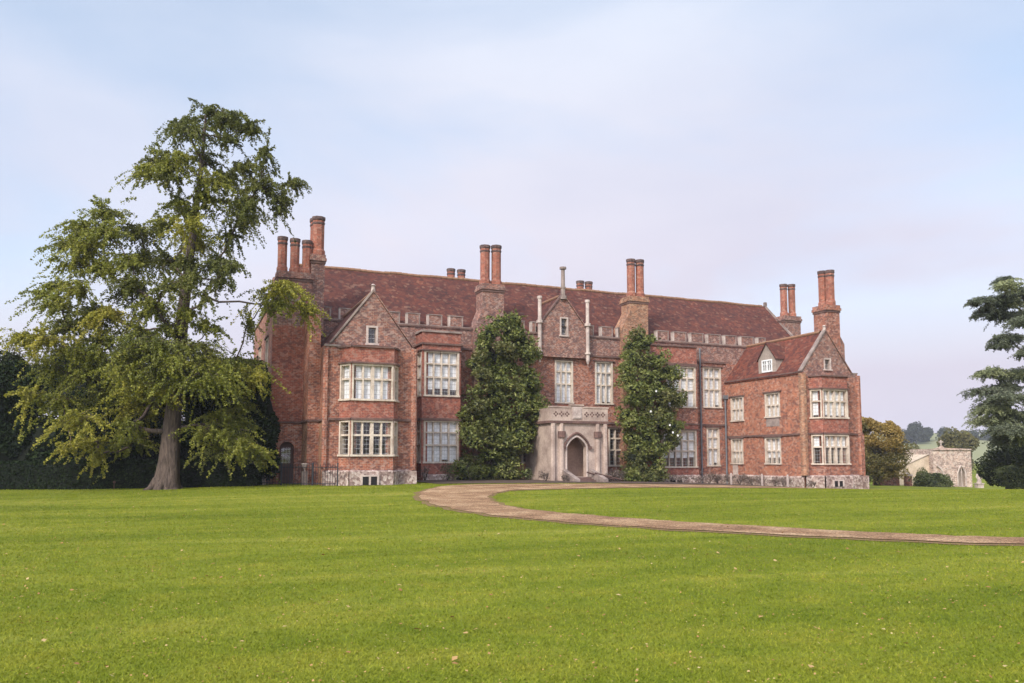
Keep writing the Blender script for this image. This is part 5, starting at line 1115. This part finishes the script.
# low border shrubs in front of the walls
def shrub(i, x, y, r, h, mat, lab, group=None, rosy=False):
    rng = np.random.default_rng(200+i); z = float(gz(x, y)); n = rng.integers(2, 5)
    cl_ = [((rng.uniform(-.35,.35)*r, rng.uniform(-.3,.3)*r, h*rng.uniform(.4,.62)), (r*.6, r*.6, h*.42), 0) for _ in range(n)]
    rt = empty('border_shrub', (x, y, z), rng.uniform(0, 6)); tag(rt, lab, 'shrub', group)
    st_ = MB()
    for k in range(5): a = rng.uniform(0, 6.28); st_.tube([(0,0,-.05),(r*.3*math.cos(a), r*.3*math.sin(a), h*.5),(r*.55*math.cos(a), r*.55*math.sin(a), h*.95)], [.02,.014,.006], 4)
    st_.build('stems', M['bark_dark'], rt)
    g_ = twig_crown(cl_, rng, 60, 13, .07, .0, None, 1.0, (.6,1.35), .06)
    crown_mesh(g_, 'foliage', [M[mat]], rt)
SHR = [(12.9,-1.6,.7,1.4,'green'),(13.8,-2.6,.6,1.0,'rose'),(15.2,-2.7,.7,1.2,'green'),(16.6,-3.0,.8,1.2,'mag0'),(20.6,-2.4,.6,.9,'green'),(21.0,-4.6,.6,.7,'rose'),(22.0,-5.1,.5,.5,'rose'),(25.3,-5.0,.7,.7,'rose'),(26.4,-4.0,.8,.9,'rose'),(27.4,-2.6,.8,.8,'rose'),
       (29.6,-3.2,.8,.5,'green'),(31.6,-2.4,.9,.5,'rose'),(32.7,-2.2,.9,.5,'rose'),(34.0,-2.2,.9,.5,'rose'),(35.3,-1.7,.9,.8,'rose'),(36.3,-1.4,.9,.8,'rose'),(37.2,-1.6,.8,.7,'rose'),
       (37.0,-3.0,.8,.8,'rose'),(37.2,-4.1,.8,.7,'rose'),(37.1,-5.2,.8,.8,'rose'),(37.3,-6.3,.7,.6,'rose'),(37.1,-7.4,.7,.7,'rose'),(37.9,-9.2,.5,.5,'rose')]
NM = ['beside the left wing','under the left bay window','at the foot of the left bay','between the left bay and its magnolia','left of the porch','at the left corner of the porch','left of the porch steps','right of the porch steps','right of the porch','between the porch and the right magnolia',
      'in front of the right magnolia','under the left part of the wide bay window','under the middle of the wide bay window','under the right part of the wide bay window','left of the long drain pipe','below the narrow window by the drain pipe','in the corner by the right wing',
      'first along the right wing','second along the right wing','third along the right wing','fourth along the right wing','fifth along the right wing','at the near corner of the right wing']
for i, ((x, y, r, h, m_), where) in enumerate(zip(SHR, NM)):
    shrub(i, x, y, r, h, m_, ('greyish pink twiggy shrub ' if m_ == 'rose' else 'low green shrub ')+where, 'low shrubs along the foot of the house')
for i, (x, y) in enumerate([(35.0,-4.6),(36.3,-6.2),(36.9,-8.0)]):
    mb = MB(); mb.box(-.05,-.05,-.2,.05,.05,.75); mb.octa(0,0,.08,.75,.83,.02,n=4); o = mb.build('border_post', M['stone_pale'], None); o.location = (x, y, float(gz(x, y)))
    tag(o, ['short pale post before the drain pipe corner','short pale post in the middle of the right border','short pale post nearest the right wing corner'][i], 'post', 'pale border posts')

# ------------------------------------------------------------------ grass blades and fallen leaves
rng = np.random.default_rng(99)
n = 380000
d = 5.0+rng.uniform(0, 1, n)**1.9*42; lat = (rng.uniform(-1, 1, n))*(.66*d+.4)
px_ = d*math.sin(TH)+lat*math.cos(TH); py_ = -50+d*math.cos(TH)-lat*math.sin(TH)
hgt = rng.uniform(.012, .026, n)*(1+.012*d); wd_ = .0028*(1+.16*d); a = rng.uniform(0, 6.283, n); ln = rng.normal(size=(n,2))*.016
zg = gz(px_, py_); b0 = np.stack([px_-np.cos(a)*wd_, py_-np.sin(a)*wd_, zg], 1); b1 = np.stack([px_+np.cos(a)*wd_, py_+np.sin(a)*wd_, zg], 1)
tp = np.stack([px_+ln[:,0], py_+ln[:,1], zg+hgt], 1)
M['blade'] = grass_mat('grass blades', 1.38, True)
V = np.stack([b0, b1, tp], 1).reshape(-1, 3); g = np_mesh('grass_blades', V, np.arange(3*n).reshape(n, 3), [M['blade']]); tag(g, 'short green grass blades of the near lawn', 'grass', kind='stuff')
M['litter'] = leaf('fallen leaf colours', [(0.20,0.09,0.035), (0.33,0.16,0.06), (0.42,0.27,0.11), (0.45,0.36,0.18)], rough=.9, transl=.1, nscale=2)
n = 9000; d = 5.5+rng.uniform(0,1,n)**1.1*30; lat = rng.uniform(-1,1,n)*.68*d
P = np.stack([d*math.sin(TH)+lat*math.cos(TH), -50+d*math.cos(TH)-lat*math.sin(TH), np.full(n, .035)], 1); P[:,2] += gz(P[:,0], P[:,1])
sz = np.where(rng.random(n) < .04, .022+.016*rng.random(n), .006+.011*rng.random(n)**2)[:,None]
ang = rng.uniform(0, 6.28, n); ax_ = np.stack([np.cos(ang), np.sin(ang), rng.normal(size=n)*.2], 1)*sz; bx_ = np.stack([-np.sin(ang), np.cos(ang), rng.normal(size=n)*.3], 1)*sz*.7
up_ = np.array([0,0,1.])*sz*.35
V = np.stack([P-ax_, P+bx_+up_, P+ax_+up_*.3, P-bx_], 1).reshape(-1, 3)
o = np_mesh('fallen_leaves', V, np.arange(4*n).reshape(n, 4), [M['litter']]); tag(o, 'scattered brown and yellow fallen leaves on the lawn', 'fallen leaves', kind='stuff')

# ------------------------------------------------------------------ the air
hm = bpy.data.materials.new('thin haze'); hm.use_nodes = True; hn = hm.node_tree; hn.nodes.clear()
ho = hn.nodes.new('ShaderNodeOutputMaterial'); hv_ = hn.nodes.new('ShaderNodeVolumePrincipled'); hv_.inputs['Color'].default_value = (0.86, 0.88, 0.97, 1); hv_.inputs['Density'].default_value = 0.00032
hn.links.new(hv_.outputs[0], ho.inputs['Volume'])
mb = MB(); mb.box(-620, -560, -6, 1060, 960, 48); hz = mb.build('haze', hm, None); tag(hz, kind='stuff')
